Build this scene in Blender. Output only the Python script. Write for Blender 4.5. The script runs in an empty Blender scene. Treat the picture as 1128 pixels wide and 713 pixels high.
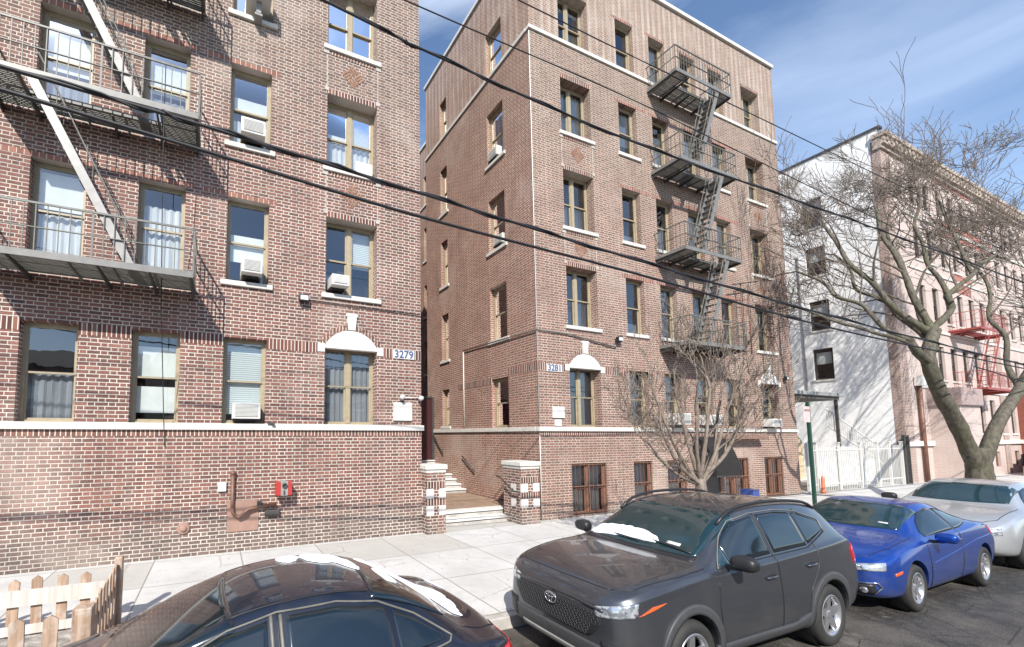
import bpy, bmesh, math, random
from mathutils import Vector, Matrix
from mathutils.bvhtree import BVHTree
R = math.radians
random.seed(7)
sc = bpy.context.scene
COL = sc.collection
FY = 9.245            # street facade plane
# ------------------------------------------------------------------ node helpers
class NT:
    def __init__(s, name):
        s.m = bpy.data.materials.new(name); s.m.use_nodes = True
        s.t = s.m.node_tree; s.t.nodes.clear()
        s.out = s.t.nodes.new('ShaderNodeOutputMaterial')
    def n(s, typ, **kw):
        nd = s.t.nodes.new('ShaderNode' + typ)
        for k, v in kw.items(): setattr(nd, k, v)
        return nd
    def set(s, sock, v):
        if isinstance(v, bpy.types.NodeSocket): s.t.links.new(v, sock)
        elif v is not None: sock.default_value = v
    def math(s, op, a, b=None, c=None, clamp=False):
        nd = s.n('Math', operation=op); nd.use_clamp = clamp
        s.set(nd.inputs[0], a)
        if b is not None: s.set(nd.inputs[1], b)
        if c is not None: s.set(nd.inputs[2], c)
        return nd.outputs[0]
    def maprange(s, v, a, b, c=0.0, d=1.0):
        nd = s.n('MapRange'); s.set(nd.inputs[0], v)
        for i, x in enumerate((a, b, c, d)): s.set(nd.inputs[i + 1], x)
        return nd.outputs[0]
    def noise(s, vec, scale, detail=4, rough=.55):
        nd = s.n('TexNoise'); s.set(nd.inputs['Vector'], vec)
        nd.inputs['Scale'].default_value = scale; nd.inputs['Detail'].default_value = detail
        nd.inputs['Roughness'].default_value = rough
        return nd.outputs['Fac']
    def ramp(s, v, stops, interp='LINEAR'):
        nd = s.n('ValToRGB'); s.set(nd.inputs[0], v); cr = nd.color_ramp; cr.interpolation = interp
        while len(cr.elements) < len(stops): cr.elements.new(1.0)
        for e, (p, c) in zip(cr.elements, stops):
            e.position = p; e.color = (c[0], c[1], c[2], 1) if isinstance(c, (tuple, list)) else (c, c, c, 1)
        return nd.outputs[0]
    def mix(s, f, a, b, mode='MIX'):
        nd = s.n('Mix', data_type='RGBA', blend_type=mode)
        s.set(nd.inputs[0], f)
        for i, v in ((6, a), (7, b)):
            if isinstance(v, tuple): v = (v[0], v[1], v[2], 1)
            s.set(nd.inputs[i], v)
        return nd.outputs[2]
    def comb(s, x, y, z):
        nd = s.n('CombineXYZ')
        for i, v in enumerate((x, y, z)): s.set(nd.inputs[i], v)
        return nd.outputs[0]
    def obj(s): return s.n('TexCoord').outputs['Object']
    def sep(s, v):
        nd = s.n('SeparateXYZ'); s.set(nd.inputs[0], v); return nd.outputs
    def bsdf(s, col, rough=.8, bump=None, bdist=.01, bstr=1.0, **kw):
        p = s.n('BsdfPrincipled')
        s.set(p.inputs['Base Color'], (*col, 1) if isinstance(col, tuple) else col)
        s.set(p.inputs['Roughness'], rough)
        for k, v in kw.items(): s.set(p.inputs[k.replace('_', ' ')], v)
        if bump is not None:
            b = s.n('Bump'); b.inputs['Distance'].default_value = bdist; b.inputs['Strength'].default_value = bstr
            s.set(b.inputs['Height'], bump); s.set(p.inputs['Normal'], b.outputs[0])
        s.t.links.new(p.outputs[0], s.out.inputs[0]); return s.m

def plain(name, col, rough=.7, var=.12, scale=6, bump=.0, **kw):
    s = NT(name); v = s.obj(); f = s.noise(v, scale, 5)
    a = tuple(max(0, c * (1 - var)) for c in col); b = tuple(min(1, c * (1 + var)) for c in col)
    c = s.mix(s.maprange(f, .3, .7), a, b)
    return s.bsdf(c, rough, bump=f if bump else None, bdist=bump or .01, **kw)

BRK = [(.0, (.060, .025, .021)), (.25, (.105, .039, .030)), (.5, (.145, .050, .037)), (.78, (.185, .067, .048)), (1, (.25, .112, .080))]
BRN = [(.0, (.065, .038, .030)), (.3, (.105, .062, .046)), (.6, (.145, .087, .063)), (.85, (.19, .122, .088)), (1, (.25, .168, .125))]
GRY = [(.0, (.060, .047, .042)), (.5, (.10, .077, .067)), (1, (.15, .118, .10))]
def brick(name, ax='X', P=.33, H=.078, joint=.0085, mortar=(.60, .54, .47), zones=((0, 'g'), (.9, 'g'), (1.3, 'r'), (8.2, 'r'), (10.5, 'b'), (30, 'b')), light=0.0, soot=.45, stripes=False, lcol=(.56, .42, .36)):
    s = NT(name); v = s.obj(); X, Y, Z = s.sep(v)
    gn = s.n('NewGeometry').outputs['Normal']; NX, NY, NZ = s.sep(gn)
    isx = s.math('GREATER_THAN', s.math('ABSOLUTE', NX), .7)     # faces looking along x take their courses from y
    u = s.math('ADD', s.math('MULTIPLY', X, s.math('SUBTRACT', 1.0, isx)), s.math('MULTIPLY', Y, isx))
    r_ = s.math('DIVIDE', Z, H); row = s.math('FLOOR', r_); fz = s.math('SUBTRACT', r_, row)
    uu = s.math('ADD', s.math('DIVIDE', u, P), s.math('MULTIPLY', s.math('MODULO', row, 2.0), .5))
    k = s.math('FLOOR', uu); fu = s.math('SUBTRACT', uu, k)
    isH = s.math('GREATER_THAN', fu, .66)
    dS = s.math('MINIMUM', fu, s.math('SUBTRACT', .66, fu)); dH = s.math('MINIMUM', s.math('SUBTRACT', fu, .66), s.math('SUBTRACT', 1.0, fu))
    du = s.math('MULTIPLY', s.math('ADD', s.math('MULTIPLY', isH, dH), s.math('MULTIPLY', s.math('SUBTRACT', 1.0, isH), dS)), P)
    dz = s.math('MULTIPLY', s.math('MINIMUM', fz, s.math('SUBTRACT', 1.0, fz)), H)
    wob = s.math('MULTIPLY', s.math('SUBTRACT', s.noise(v, 14, 3), .5), .008)
    dm = s.math('ADD', s.math('MINIMUM', du, dz), wob)
    fac = s.maprange(dm, joint - .003, joint + .003)
    wn = s.n('TexWhiteNoise', noise_dimensions='2D')
    s.set(wn.inputs['Vector'], s.comb(s.math('ADD', s.math('MULTIPLY', k, 2.0), isH), row, 0.0))
    rnd = wn.outputs['Value']
    big = s.noise(v, .55, 5, .6); fine = s.noise(v, 30, 3)
    rr = s.math('ADD', s.math('MULTIPLY', rnd, .75), s.math('MULTIPLY', big, .28), clamp=True)
    red = s.ramp(rr, BRK); brn = s.ramp(rr, BRN); gry = s.ramp(rr, GRY)
    zz = s.math('ADD', Z, s.math('MULTIPLY', s.math('SUBTRACT', big, .5), 2.0))
    zg = s.math('ADD', Z, s.math('MULTIPLY', s.math('SUBTRACT', s.noise(v, 2.5, 4), .5), 1.1))
    zg0 = s.maprange(zg, zones[1][0], zones[2][0], 1.0, 0.0)
    zb0 = s.maprange(zz, zones[3][0], zones[4][0])
    col = s.mix(s.math('MULTIPLY', zb0, .78), red, brn)
    col = s.mix(s.math('MULTIPLY', zg0, .8), col, gry)
    col = s.mix(s.maprange(fine, .35, .75, 0, .25), col, (.42, .32, .28))
    if light: col = s.mix(light, col, lcol)
    mo = s.mix(s.maprange(s.noise(v, 1.3, 5), .35, .65), mortar, tuple(c * .62 for c in mortar))
    mo = s.mix(s.math('MULTIPLY', zb0, .3), mo, (.40, .35, .31))
    c = s.mix(fac, mo, col)
    # long soot and lime runs, soft in x and long in z
    st = s.noise(s.comb(s.math('MULTIPLY', u, 2.2), s.math('MULTIPLY', Z, .16), 0.0), 1.0, 6, .65)
    c = s.mix(s.maprange(st, .57, .78, 0, soot), c, (.085, .06, .055))
    c = s.mix(s.maprange(st, .40, .24, 0, .30), c, (.58, .53, .49))
    if stripes:
        # top storey: projecting courses in vertical panels, lime washed out of them
        pr = .29; q = s.math('FRACT', s.math('DIVIDE', u, pr))
        w = s.noise(s.comb(s.math('MULTIPLY', u, 6.0), s.math('MULTIPLY', Z, .5), 0.0), 1.0, 5, .6)
        top = s.maprange(Z, 14.70, 14.78)
        m1 = s.math('MULTIPLY', s.math('MULTIPLY', s.maprange(q, .42, .58), s.maprange(w, .35, .62)), top)
        c = s.mix(s.math('MULTIPLY', m1, .42), c, (.62, .56, .50))
        tan = s.math('MULTIPLY', s.math('MULTIPLY', s.maprange(q, .5, .38), fac), top)
        c = s.mix(s.math('MULTIPLY', tan, .34), c, (.34, .19, .12))
    pat = s.noise(v, .35, 6, .65)
    c = s.mix(s.maprange(pat, .54, .68, 0, .34), c, (.52, .44, .38))
    hgt = s.math('ADD', s.math('MULTIPLY', fac, 1.0), s.math('MULTIPLY', fine, .35))
    return s.bsdf(c, .88, bump=hgt, bdist=.006)

def soldier(name, ax='X', H=.24, mode='v', cols=BRK, pitch=.078, mortar=(.60, .54, .47), joint=.009):
    s = NT(name); v = s.obj(); X, Y, Z = s.sep(v); u = {'X': X, 'Y': Y, 'Z': Z}[ax]
    q = s.math('DIVIDE', u, pitch); k = s.math('FLOOR', q); f = s.math('SUBTRACT', q, k)
    d = s.math('MULTIPLY', s.math('MINIMUM', f, s.math('SUBTRACT', 1.0, f)), pitch)
    fac = s.maprange(d, joint - .004, joint + .004)
    wn = s.n('TexWhiteNoise', noise_dimensions='1D'); s.set(wn.inputs['W'], k)
    c = s.mix(fac, mortar, s.ramp(wn.outputs['Value'], cols))
    c = s.mix(s.maprange(s.noise(v, 3, 5), .5, .8, 0, .4), c, (.12, .08, .07))
    return s.bsdf(c, .88, bump=fac, bdist=.006)

M = {}
M['brick1'] = brick('brick_front_left', H=.0745, zones=((0, 'g'), (.55, 'g'), (1.1, 'r'), (8.6, 'r'), (11.0, 'b'), (30, 'b')))
M['brick2'] = brick('brick_front_right', H=.074, mortar=(.56, .49, .41), lcol=(.46, .31, .22), zones=((0, 'g'), (.1, 'g'), (.5, 'r'), (8.6, 'r'), (12.5, 'b'), (30, 'b')), stripes=True, light=.12)
M['brick2s'] = brick('brick_side_right', ax='Y', H=.074, mortar=(.64, .56, .47), joint=.0072, light=.22, lcol=(.50, .24, .15), zones=((0, 'g'), (.1, 'g'), (.5, 'r'), (9.5, 'r'), (15, 'b'), (30, 'b')), stripes=True)  # orange side brick, its colour lightened to offset the sun grazing this wall
M['brickp'] = brick('brick_pier', ax='X', H=.074, zones=((0, 'g'), (.1, 'g'), (.3, 'r'), (9, 'r'), (10, 'b'), (30, 'b')))
M['brick3'] = brick('brick_pale', ax='X', H=.08, mortar=(.66, .60, .56), light=.80, lcol=(.58, .46, .41), zones=((0, 'g'), (.1, 'g'), (.3, 'r'), (90, 'r'), (99, 'b'), (30, 'b')), soot=.25)
M['sold'] = soldier('brick_soldier_course')
M['sold_o'] = soldier('brick_lintel_orange', cols=[(0, (.20, .080, .058)), (1, (.31, .145, .105))], pitch=.11, joint=.006)
M['sold_d'] = soldier('brick_lintel_dark', cols=[(0, (.11, .05, .04)), (1, (.24, .11, .08))])
M['diag'] = plain('tan_diamond_brick', (.27, .15, .10), .88, .3, 9)
M['stone'] = plain('white_painted_stone', (.56, .535, .49), .75, .10, 9, .004)
M['trim_stone'] = plain('worn_stone_trim', (.40, .37, .33), .8, .25, 9, .004)
M['stone_w'] = plain('white_stone_bright', (.58, .56, .53), .7, .06, 12, .003)
M['frame'] = plain('tan_window_frame', (.33, .275, .185), .45, .10, 8)
M['frame_d'] = plain('dark_window_frame', (.06, .052, .044), .5, .15, 8)
M['frame_r'] = plain('rust_window_guard', (.19, .095, .062), .7, .25, 12)
M['curtain'] = plain('white_curtain', (.72, .72, .72), .9, .08, 3)
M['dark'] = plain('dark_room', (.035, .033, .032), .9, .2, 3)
M['roofing'] = plain('roof_felt', (.06, .06, .065), .9, .2, 2)
M['iron'] = plain('grey_painted_iron', (.13, .125, .11), .5, .25, 9, Metallic=.0)
M['iron_l'] = plain('light_grey_iron', (.17, .165, .155), .45, .18, 7)
M['iron_s'] = plain('pale_stringer_iron', (.30, .285, .27), .45, .18, 7)
M['iron_k'] = plain('black_iron', (.05, .047, .045), .55, .25, 9)
M['red_iron'] = plain('red_painted_iron', (.30, .06, .05), .5, .15, 8)
M['brownpipe'] = plain('brown_pipe', (.16, .075, .05), .5, .2, 8)
M['plaster'] = plain('pink_plaster_patch', (.30, .185, .145), .85, .12, 5, .004)
M['white_plastic'] = plain('white_plastic', (.60, .59, .56), .45, .06, 5)
M['grey_plastic'] = plain('grey_plastic', (.26, .26, .25), .5, .08, 8)
M['black_plastic'] = plain('black_plastic', (.018, .018, .02), .45, .1, 8)
M['trim_plastic'] = plain('grey_cladding_plastic', (.055, .056, .06), .5, .1, 12)
M['red_paint'] = plain('red_paint', (.42, .035, .03), .4, .08, 8)
M['blue_plate'] = plain('blue_lettering', (.05, .09, .20), .5, .0, 8)
M['rubber'] = plain('tyre_rubber', (.028, .027, .026), .75, .15, 14)
M['alloy'] = plain('wheel_alloy', (.58, .58, .60), .3, .08, 8, Metallic=.85)
M['alloy_d'] = plain('dark_wheel_disc', (.03, .03, .03), .6, .1, 8)
M['chrome'] = plain('chrome', (.75, .75, .77), .12, .02, 8, Metallic=1.0)
M['wire'] = plain('cable_rubber', (.015, .015, .018), .6, .1, 5)
M['greenpole'] = plain('dark_green_steel', (.012, .055, .035), .45, .15, 8)
M['leaf'] = plain('dry_leaf', (.38, .13, .035), .8, .3, 20)
M['snow'] = plain('snow', (.92, .93, .95), .6, .03, 40, .006)
M['white_wall'] = None
def glossy_glass(name, tint=(.02, .025, .025), add=.10, rough=.01, wav=.0015):
    s = NT(name); v = s.obj()
    fr = s.n('Fresnel'); fr.inputs[0].default_value = 1.52
    b = s.n('Bump'); b.inputs['Distance'].default_value = wav; s.set(b.inputs['Height'], s.noise(v, 2.2, 2))
    g = s.n('BsdfGlossy'); g.inputs['Roughness'].default_value = rough; s.set(g.inputs['Normal'], b.outputs[0]); g.inputs[0].default_value = (.95, .97, 1, 1)
    t = s.n('BsdfTransparent'); t.inputs[0].default_value = (.86, .90, .89, 1)
    mx = s.n('MixShader'); s.set(mx.inputs[0], s.math('ADD', fr.outputs[0], add, clamp=True))
    s.t.links.new(t.outputs[0], mx.inputs[1]); s.t.links.new(g.outputs[0], mx.inputs[2]); s.t.links.new(mx.outputs[0], s.out.inputs[0])
    return s.m
M['glass'] = glossy_glass('window_glass')
def carglass(name, col=(.006, .012, .016)):
    s = NT(name); return s.bsdf(col, .07, Specular_IOR_Level=.8, IOR=1.6, Coat_Weight=.3, Coat_Roughness=.05)
M['carglass'] = carglass('car_glass_dark'); M['carglass_t'] = carglass('car_glass_teal', (.008, .028, .034))
def paint(name, col, met=.5, rough=.32, flake=.25):
    s = NT(name); v = s.obj()
    dirt = s.noise(v, 3.0, 6, .65); X, Y, Z = s.sep(v)
    low = s.math('MULTIPLY', s.maprange(Z, .75, .1), s.maprange(dirt, .35, .75))
    c = s.mix(s.math('MULTIPLY', low, .6), col, (.16, .145, .13))
    c = s.mix(s.maprange(dirt, .5, .85, 0, .08), c, (.3, .28, .26))
    r = s.math('ADD', rough, s.math('MULTIPLY', low, .3))
    return s.bsdf(c, r, Metallic=met, Coat_Weight=.9, Coat_Roughness=.035)
M['paint_grey'] = paint('paint_dark_grey', (.064, .068, .078), .55, .30)
M['paint_navy'] = paint('paint_dark_navy', (.008, .012, .026), .3)
M['paint_blue'] = paint('paint_blue', (.007, .060, .36), .55, .28)
M['paint_silver'] = paint('paint_silver', (.56, .58, .60), .6, .3)
def lamp_mat():
    s = NT('headlight_lens'); v = s.obj(); w = s.n('TexVoronoi'); s.set(w.inputs['Vector'], v); w.inputs['Scale'].default_value = 26
    c = s.ramp(w.outputs['Color'], [(0, (.10, .12, .14)), (.5, (.45, .48, .52)), (1, (.9, .92, .95))])
    return s.bsdf(c, .12, Metallic=.55, Coat_Weight=1.0, Coat_Roughness=.02)
M['lamp'] = lamp_mat()
M['amber'] = plain('amber_lens', (.72, .10, .02), .2, .05, 8, Coat_Weight=1.0)
M['taillight'] = plain('red_lens', (.50, .012, .015), .18, .1, 8, Coat_Weight=1.0)
def blinds():
    s = NT('slatted_blind'); v = s.obj(); X, Y, Z = s.sep(v); f = s.math('FRACT', s.math('DIVIDE', Z, .045))
    c = s.mix(s.maprange(f, .55, .95), (.62, .66, .68), (.20, .22, .24)); return s.bsdf(c, .6)
M['blind'] = blinds()
def shade(name, col): 
    s = NT(name); v = s.obj(); X, Y, Z = s.sep(v); n = s.noise(s.comb(s.math('MULTIPLY', s.math('ADD', X, Y), 12.0), s.math('MULTIPLY', Z, .8), 0.0), 1.0, 3)
    return s.bsdf(s.mix(s.maprange(n, .35, .65), tuple(c * .72 for c in col), col), .9)
M['drape'] = shade('pleated_curtain', (.66, .66, .68)); M['drape_b'] = shade('grey_curtain', (.30, .31, .35)); M['drape_t'] = shade('tan_curtain', (.42, .36, .22)); M['drape_t2'] = shade('dusty_curtain', (.34, .30, .26))
def whitewall():
    s = NT('white_painted_brick'); v = s.obj(); X, Y, Z = s.sep(v)
    n1 = s.noise(v, .7, 7, .65); n2 = s.noise(v, 3.0, 5, .7)
    c = s.mix(s.maprange(n2, .3, .7), (.70, .69, .67), (.84, .83, .82))
    peel = s.math('MULTIPLY', s.maprange(n1, .52, .62), s.maprange(Z, 11.5, 17.0))
    c = s.mix(s.math('MULTIPLY', peel, .75), c, (.36, .34, .31))
    f = s.math('FRACT', s.math('DIVIDE', Z, .08))
    c = s.mix(s.maprange(f, .1, .0, 0, .22), c, (.4, .38, .36))
    return s.bsdf(c, .85, bump=n2, bdist=.01)
M['white_wall'] = whitewall()
def concrete(name, a, b, jx=1.52, jy=1.45, oy=4.75, ox=-.98, snow=0.0):
    s = NT(name); v = s.obj(); X, Y, Z = s.sep(v)
    kx = s.math('DIVIDE', s.math('SUBTRACT', X, ox), jx); ky = s.math('DIVIDE', s.math('SUBTRACT', Y, oy), jy)
    ix = s.math('FLOOR', kx); iy = s.math('FLOOR', ky); fx = s.math('SUBTRACT', kx, ix); fy = s.math('SUBTRACT', ky, iy)
    dx = s.math('MULTIPLY', s.math('MINIMUM', fx, s.math('SUBTRACT', 1.0, fx)), jx); dy = s.math('MULTIPLY', s.math('MINIMUM', fy, s.math('SUBTRACT', 1.0, fy)), jy)
    line = s.maprange(s.math('MINIMUM', dx, dy), .006, .014)
    wn = s.n('TexWhiteNoise', noise_dimensions='2D'); s.set(wn.inputs['Vector'], s.comb(ix, iy, 0.0))
    n1 = s.noise(v, 1.1, 7, .6); n2 = s.noise(v, 40, 4)
    slab = s.math('GREATER_THAN', wn.outputs['Value'], .80)
    c = s.mix(s.maprange(n1, .3, .7), a, b)
    c = s.mix(s.math('MULTIPLY', wn.outputs['Value'], .25), c, tuple(x * .72 for x in a))
    c = s.mix(s.math('MULTIPLY', slab, .5), c, (.40, .37, .32))
    c = s.mix(s.maprange(n2, .4, .8, 0, .35), c, tuple(x * .6 for x in a))
    n3 = s.noise(v, 5.5, 8, .72); c = s.mix(s.maprange(n3, .52, .72, 0, .42), c, (.36, .33, .29))
    vo = s.n('TexVoronoi', feature='F1'); s.set(vo.inputs['Vector'], v); vo.inputs['Scale'].default_value = 3.2
    c = s.mix(s.maprange(vo.outputs['Distance'], .075, .05, 0, .6), c, (.12, .11, .10))
    ve = s.n('TexVoronoi', feature='DISTANCE_TO_EDGE'); s.set(ve.inputs['Vector'], s.mix(.18, v, s.comb(n1, n3, n2))); ve.inputs['Scale'].default_value = .9
    crack = s.math('MULTIPLY', s.maprange(ve.outputs['Distance'], .010, .003), s.maprange(n1, .50, .56))
    c = s.mix(s.math('MULTIPLY', crack, .6), c, (.15, .135, .12))
    c = s.mix(line, (.29, .27, .24), c)
    return s.bsdf(c, .85, bump=s.math('ADD', line, s.math('MULTIPLY', n2, .2)), bdist=.006)
M['walk'] = concrete('sidewalk_concrete', (.47, .46, .44), (.64, .63, .61))
M['curb'] = plain('curb_concrete', (.40, .38, .35), .85, .25, 4, .01)
M['step'] = plain('step_stone', (.60, .59, .57), .8, .10, 5, .004)
M['landing'] = plain('brown_landing', (.27, .185, .13), .9, .25, 4, .005)
def asphalt():
    s = NT('asphalt'); v = s.obj(); n1 = s.noise(v, .9, 7, .65); n2 = s.noise(v, 60, 3, .7); n3 = s.noise(v, 6, 6, .7)
    c = s.mix(s.maprange(n1, .38, .62), (.022, .020, .019), (.085, .074, .066))
    c = s.mix(s.maprange(n3, .50, .72, 0, .6), c, (.13, .115, .10))
    c = s.mix(s.maprange(n2, .52, .75, 0, .6), c, (.26, .24, .21))
    big = s.noise(v, 2.3, 6, .7); c = s.mix(s.maprange(big, .58, .70, 0, .55), c, (.20, .18, .16))
    ve = s.n('TexVoronoi', feature='DISTANCE_TO_EDGE'); s.set(ve.inputs['Vector'], s.mix(.12, v, s.comb(n3, n1, n2))); ve.inputs['Scale'].default_value = 1.4
    c = s.mix(s.maprange(ve.outputs['Distance'], .012, .004, 0, .8), c, (.012, .011, .011))
    return s.bsdf(c, s.maprange(n1, .3, .7, .55, .9), bump=s.math('ADD', n2, n3), bdist=.012)
M['asphalt'] = asphalt()
def wood(name, a, b, wash):
    s = NT(name); v = s.obj(); X, Y, Z = s.sep(v)
    n = s.noise(s.comb(s.math('MULTIPLY', X, 22.0), s.math('MULTIPLY', Y, 22.0), s.math('MULTIPLY', Z, 1.6)), 1.0, 6, .6)
    c = s.mix(s.maprange(n, .3, .7), a, b); c = s.mix(s.maprange(s.noise(v, 7, 4), .5, .7, 0, wash), c, (.55, .50, .45))
    return s.bsdf(c, .85, bump=n, bdist=.004)
M['wood'] = wood('weathered_picket_wood', (.22, .135, .09), (.50, .36, .26), .65)
M['wood_w'] = wood('bleached_board', (.42, .38, .33), (.66, .62, .57), .3)
def bark(name, a, b, moss):
    s = NT(name); v = s.obj(); X, Y, Z = s.sep(v)
    n = s.noise(s.comb(s.math('MULTIPLY', X, 3.0), s.math('MULTIPLY', Y, 3.0), Z), 4.0, 7, .7); n2 = s.noise(v, 1.6, 5)
    c = s.mix(s.maprange(n, .35, .65), a, b); c = s.mix(s.maprange(n2, .45, .65, 0, moss), c, (.085, .088, .042))
    return s.bsdf(c, .9, bump=n, bdist=.03)
M['bark'] = bark('mossy_bark', (.045, .038, .030), (.16, .14, .105), .5)
M['twig'] = bark('dark_twig_bark', (.075, .058, .046), (.17, .135, .11), 0)
M['bark2'] = bark('pale_brown_bark', (.12, .092, .07), (.30, .245, .20), 0)
M['twig2'] = bark('pale_twig_bark', (.14, .108, .085), (.29, .235, .19), 0)

# ------------------------------------------------------------------ mesh helpers
def tag(o, label=None, cat=None, group=None, kind=None):
    if label: o['label'] = label
    if cat: o['category'] = cat
    if group: o['group'] = group
    if kind: o['kind'] = kind
    return o
def thing(name, loc, label, cat, group=None):
    o = bpy.data.objects.new(name, None); COL.objects.link(o); o.location = loc
    o.empty_display_size = .2; ORG[o.name] = Vector(loc)
    return tag(o, label, cat, group)
ORG = {}
class MB:
    def __init__(s): s.b = bmesh.new(); s.mi = 0
    def face(s, pts, mi=None):
        vs = [s.b.verts.new(p) for p in pts]
        f = s.b.faces.new(vs); f.material_index = s.mi if mi is None else mi; return f
    def hexa(s, c, mi=None):   # c: 8 corners, order (x0y0z0,x1y0z0,x1y1z0,x0y1z0, then top)
        vs = [s.b.verts.new(p) for p in c]
        for q in ((0, 3, 2, 1), (4, 5, 6, 7), (0, 1, 5, 4), (1, 2, 6, 5), (2, 3, 7, 6), (3, 0, 4, 7)):
            f = s.b.faces.new([vs[i] for i in q]); f.material_index = s.mi if mi is None else mi
    def box(s, x0, x1, y0, y1, z0, z1, mi=None, W=None):
        c = [(x, y, z) for z in (z0, z1) for x, y in ((x0, y0), (x1, y0), (x1, y1), (x0, y1))]
        if W: c = [W(*p) for p in c]
        s.hexa(c, mi)
    def tube(s, pts, rad, n=8, mi=None, cap=True):
        pts = [Vector(p) for p in pts]
        if not isinstance(rad, (list, tuple)): rad = [rad] * len(pts)
        rings = []; prev = None
        for i, p in enumerate(pts):
            d = (pts[min(i + 1, len(pts) - 1)] - pts[max(i - 1, 0)]); d = d.normalized() if d.length > 1e-9 else Vector((0, 0, 1))
            if prev is None: a = d.orthogonal().normalized()
            else: a = prev - d * prev.dot(d); a = a.normalized() if a.length > 1e-6 else d.orthogonal().normalized()
            prev = a; b = d.cross(a)
            rings.append([s.b.verts.new(p + (a * math.cos(t) + b * math.sin(t)) * rad[i]) for t in [2 * math.pi * k / n for k in range(n)]])
        for r0, r1 in zip(rings, rings[1:]):
            for k in range(n):
                f = s.b.faces.new((r0[k], r0[(k + 1) % n], r1[(k + 1) % n], r1[k])); f.material_index = s.mi if mi is None else mi; f.smooth = True
        if cap and n > 2:
            for r_ in (rings[0][::-1], rings[-1]):
                f = s.b.faces.new(r_); f.material_index = s.mi if mi is None else mi
    def bar(s, p0, p1, w, h, up=(0, 0, 1), mi=None):   # rectangular bar
        p0, p1 = Vector(p0), Vector(p1); d = (p1 - p0).normalized(); a = d.cross(Vector(up))
        if a.length < 1e-5: a = d.orthogonal()
        a.normalize(); b = a.cross(d).normalized(); a *= w / 2; b *= h / 2
        s.hexa([p0 - a - b, p0 + a - b, p1 + a - b, p1 - a - b, p0 - a + b, p0 + a + b, p1 + a + b, p1 - a + b], mi)
    def lathe(s, prof, n=24, axis='Y', c=(0, 0, 0), mi=None, smooth=True, cap=True):
        rings = []
        for (r, h) in prof:
            ring = []
            for k in range(n):
                t = 2 * math.pi * k / n; a, b = r * math.cos(t), r * math.sin(t)
                p = {'Y': (a, h, b), 'Z': (a, b, h), 'X': (h, a, b)}[axis]
                ring.append(s.b.verts.new(Vector(p) + Vector(c)))
            rings.append(ring)
        for r0, r1 in zip(rings, rings[1:]):
            for k in range(n):
                f = s.b.faces.new((r0[k], r0[(k + 1) % n], r1[(k + 1) % n], r1[k])); f.material_index = s.mi if mi is None else mi; f.smooth = smooth
        for r_ in (rings[0], rings[-1]):
            if cap and (r_[0].co - r_[n // 2].co).length > 1e-4:
                f = s.b.faces.new(r_); f.material_index = s.mi if mi is None else mi
    def prism(s, poly, W, d0, d1, mi=None):  # poly in (u,z), extruded in d
        a = [s.b.verts.new(W(u, d0, z)) for u, z in poly]; b = [s.b.verts.new(W(u, d1, z)) for u, z in poly]
        n = len(poly); fs = [s.b.faces.new(a), s.b.faces.new(b[::-1])]
        for i in range(n): fs.append(s.b.faces.new((a[i], b[i], b[(i + 1) % n], a[(i + 1) % n])))
        for f in fs: f.material_index = s.mi if mi is None else mi
    def split(s, name, mats, parent, origin=None, bevel=0):
        seen = set(); out = []
        for v in s.b.verts:
            if v in seen: continue
            st = [v]; isl = []; seen.add(v)
            while st:
                q = st.pop(); isl.append(q)
                for e in q.link_edges:
                    o = e.other_vert(q)
                    if o not in seen: seen.add(o); st.append(o)
            m = MB(); mp = {q: m.b.verts.new(q.co) for q in isl}
            for f in {f for q in isl for f in q.link_faces}:
                nf = m.b.faces.new([mp[q] for q in f.verts]); nf.smooth = f.smooth; nf.material_index = f.material_index
            out.append(m.build(name, mats, parent, origin=origin, bevel=bevel))
        s.b.free(); return out
    def build(s, name, mats, parent=None, origin=None, bevel=0, recalc=True, smooth=False):
        if recalc: bmesh.ops.recalc_face_normals(s.b, faces=s.b.faces)
        org = Vector(origin) if origin is not None else (ORG.get(parent.name, Vector()) if parent else Vector())
        bmesh.ops.translate(s.b, verts=s.b.verts, vec=-org)
        me = bpy.data.meshes.new(name); s.b.to_mesh(me); s.b.free()
        if smooth: me.polygons.foreach_set('use_smooth', [True] * len(me.polygons))
        for m in (mats if isinstance(mats, (list, tuple)) else [mats]): me.materials.append(m)
        o = bpy.data.objects.new(name, me); COL.objects.link(o)
        if parent is not None: o.parent = parent; ORG[o.name] = org
        else: o.location = org; ORG[o.name] = org
        if bevel:
            bv = o.modifiers.new('bevel', 'BEVEL'); bv.width = bevel; bv.segments = 2; bv.limit_method = 'ANGLE'
        return o
def bx(name, mat, parent, *dims, W=None, bevel=0):
    m = MB(); m.box(*dims, W=W); return m.build(name, mat, parent, bevel=bevel)
def single(mb, name, mat, loc, label, cat, group=None, bevel=0, kind=None):
    o = mb.build(name, mat, None, origin=loc, bevel=bevel); return tag(o, label, cat, group, kind)

# ------------------------------------------------------------------ setting
m = MB(); m.box(-400, 400, -400, 400, -.6, -.02); g = m.build('ground', M['asphalt']); tag(g, kind='structure')
m = MB(); m.box(-120, 160, -8.6, 4.60, -.3, 0.0); tag(m.build('road', M['asphalt']), kind='structure')
CX = [-120] + [x for x in range(-118, 160, 3)]
m = MB()
for i in range(-40, 54):
    m.box(i * 3.0, i * 3.0 + 2.99, 4.604, 4.74, -.3, .15)
tag(m.build('curb', M['curb'], bevel=.012), kind='structure')
m = MB(); m.box(-120, 160, 4.744, 60, -.3, .15); tag(m.build('sidewalk', M['walk']), kind='structure')

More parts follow.
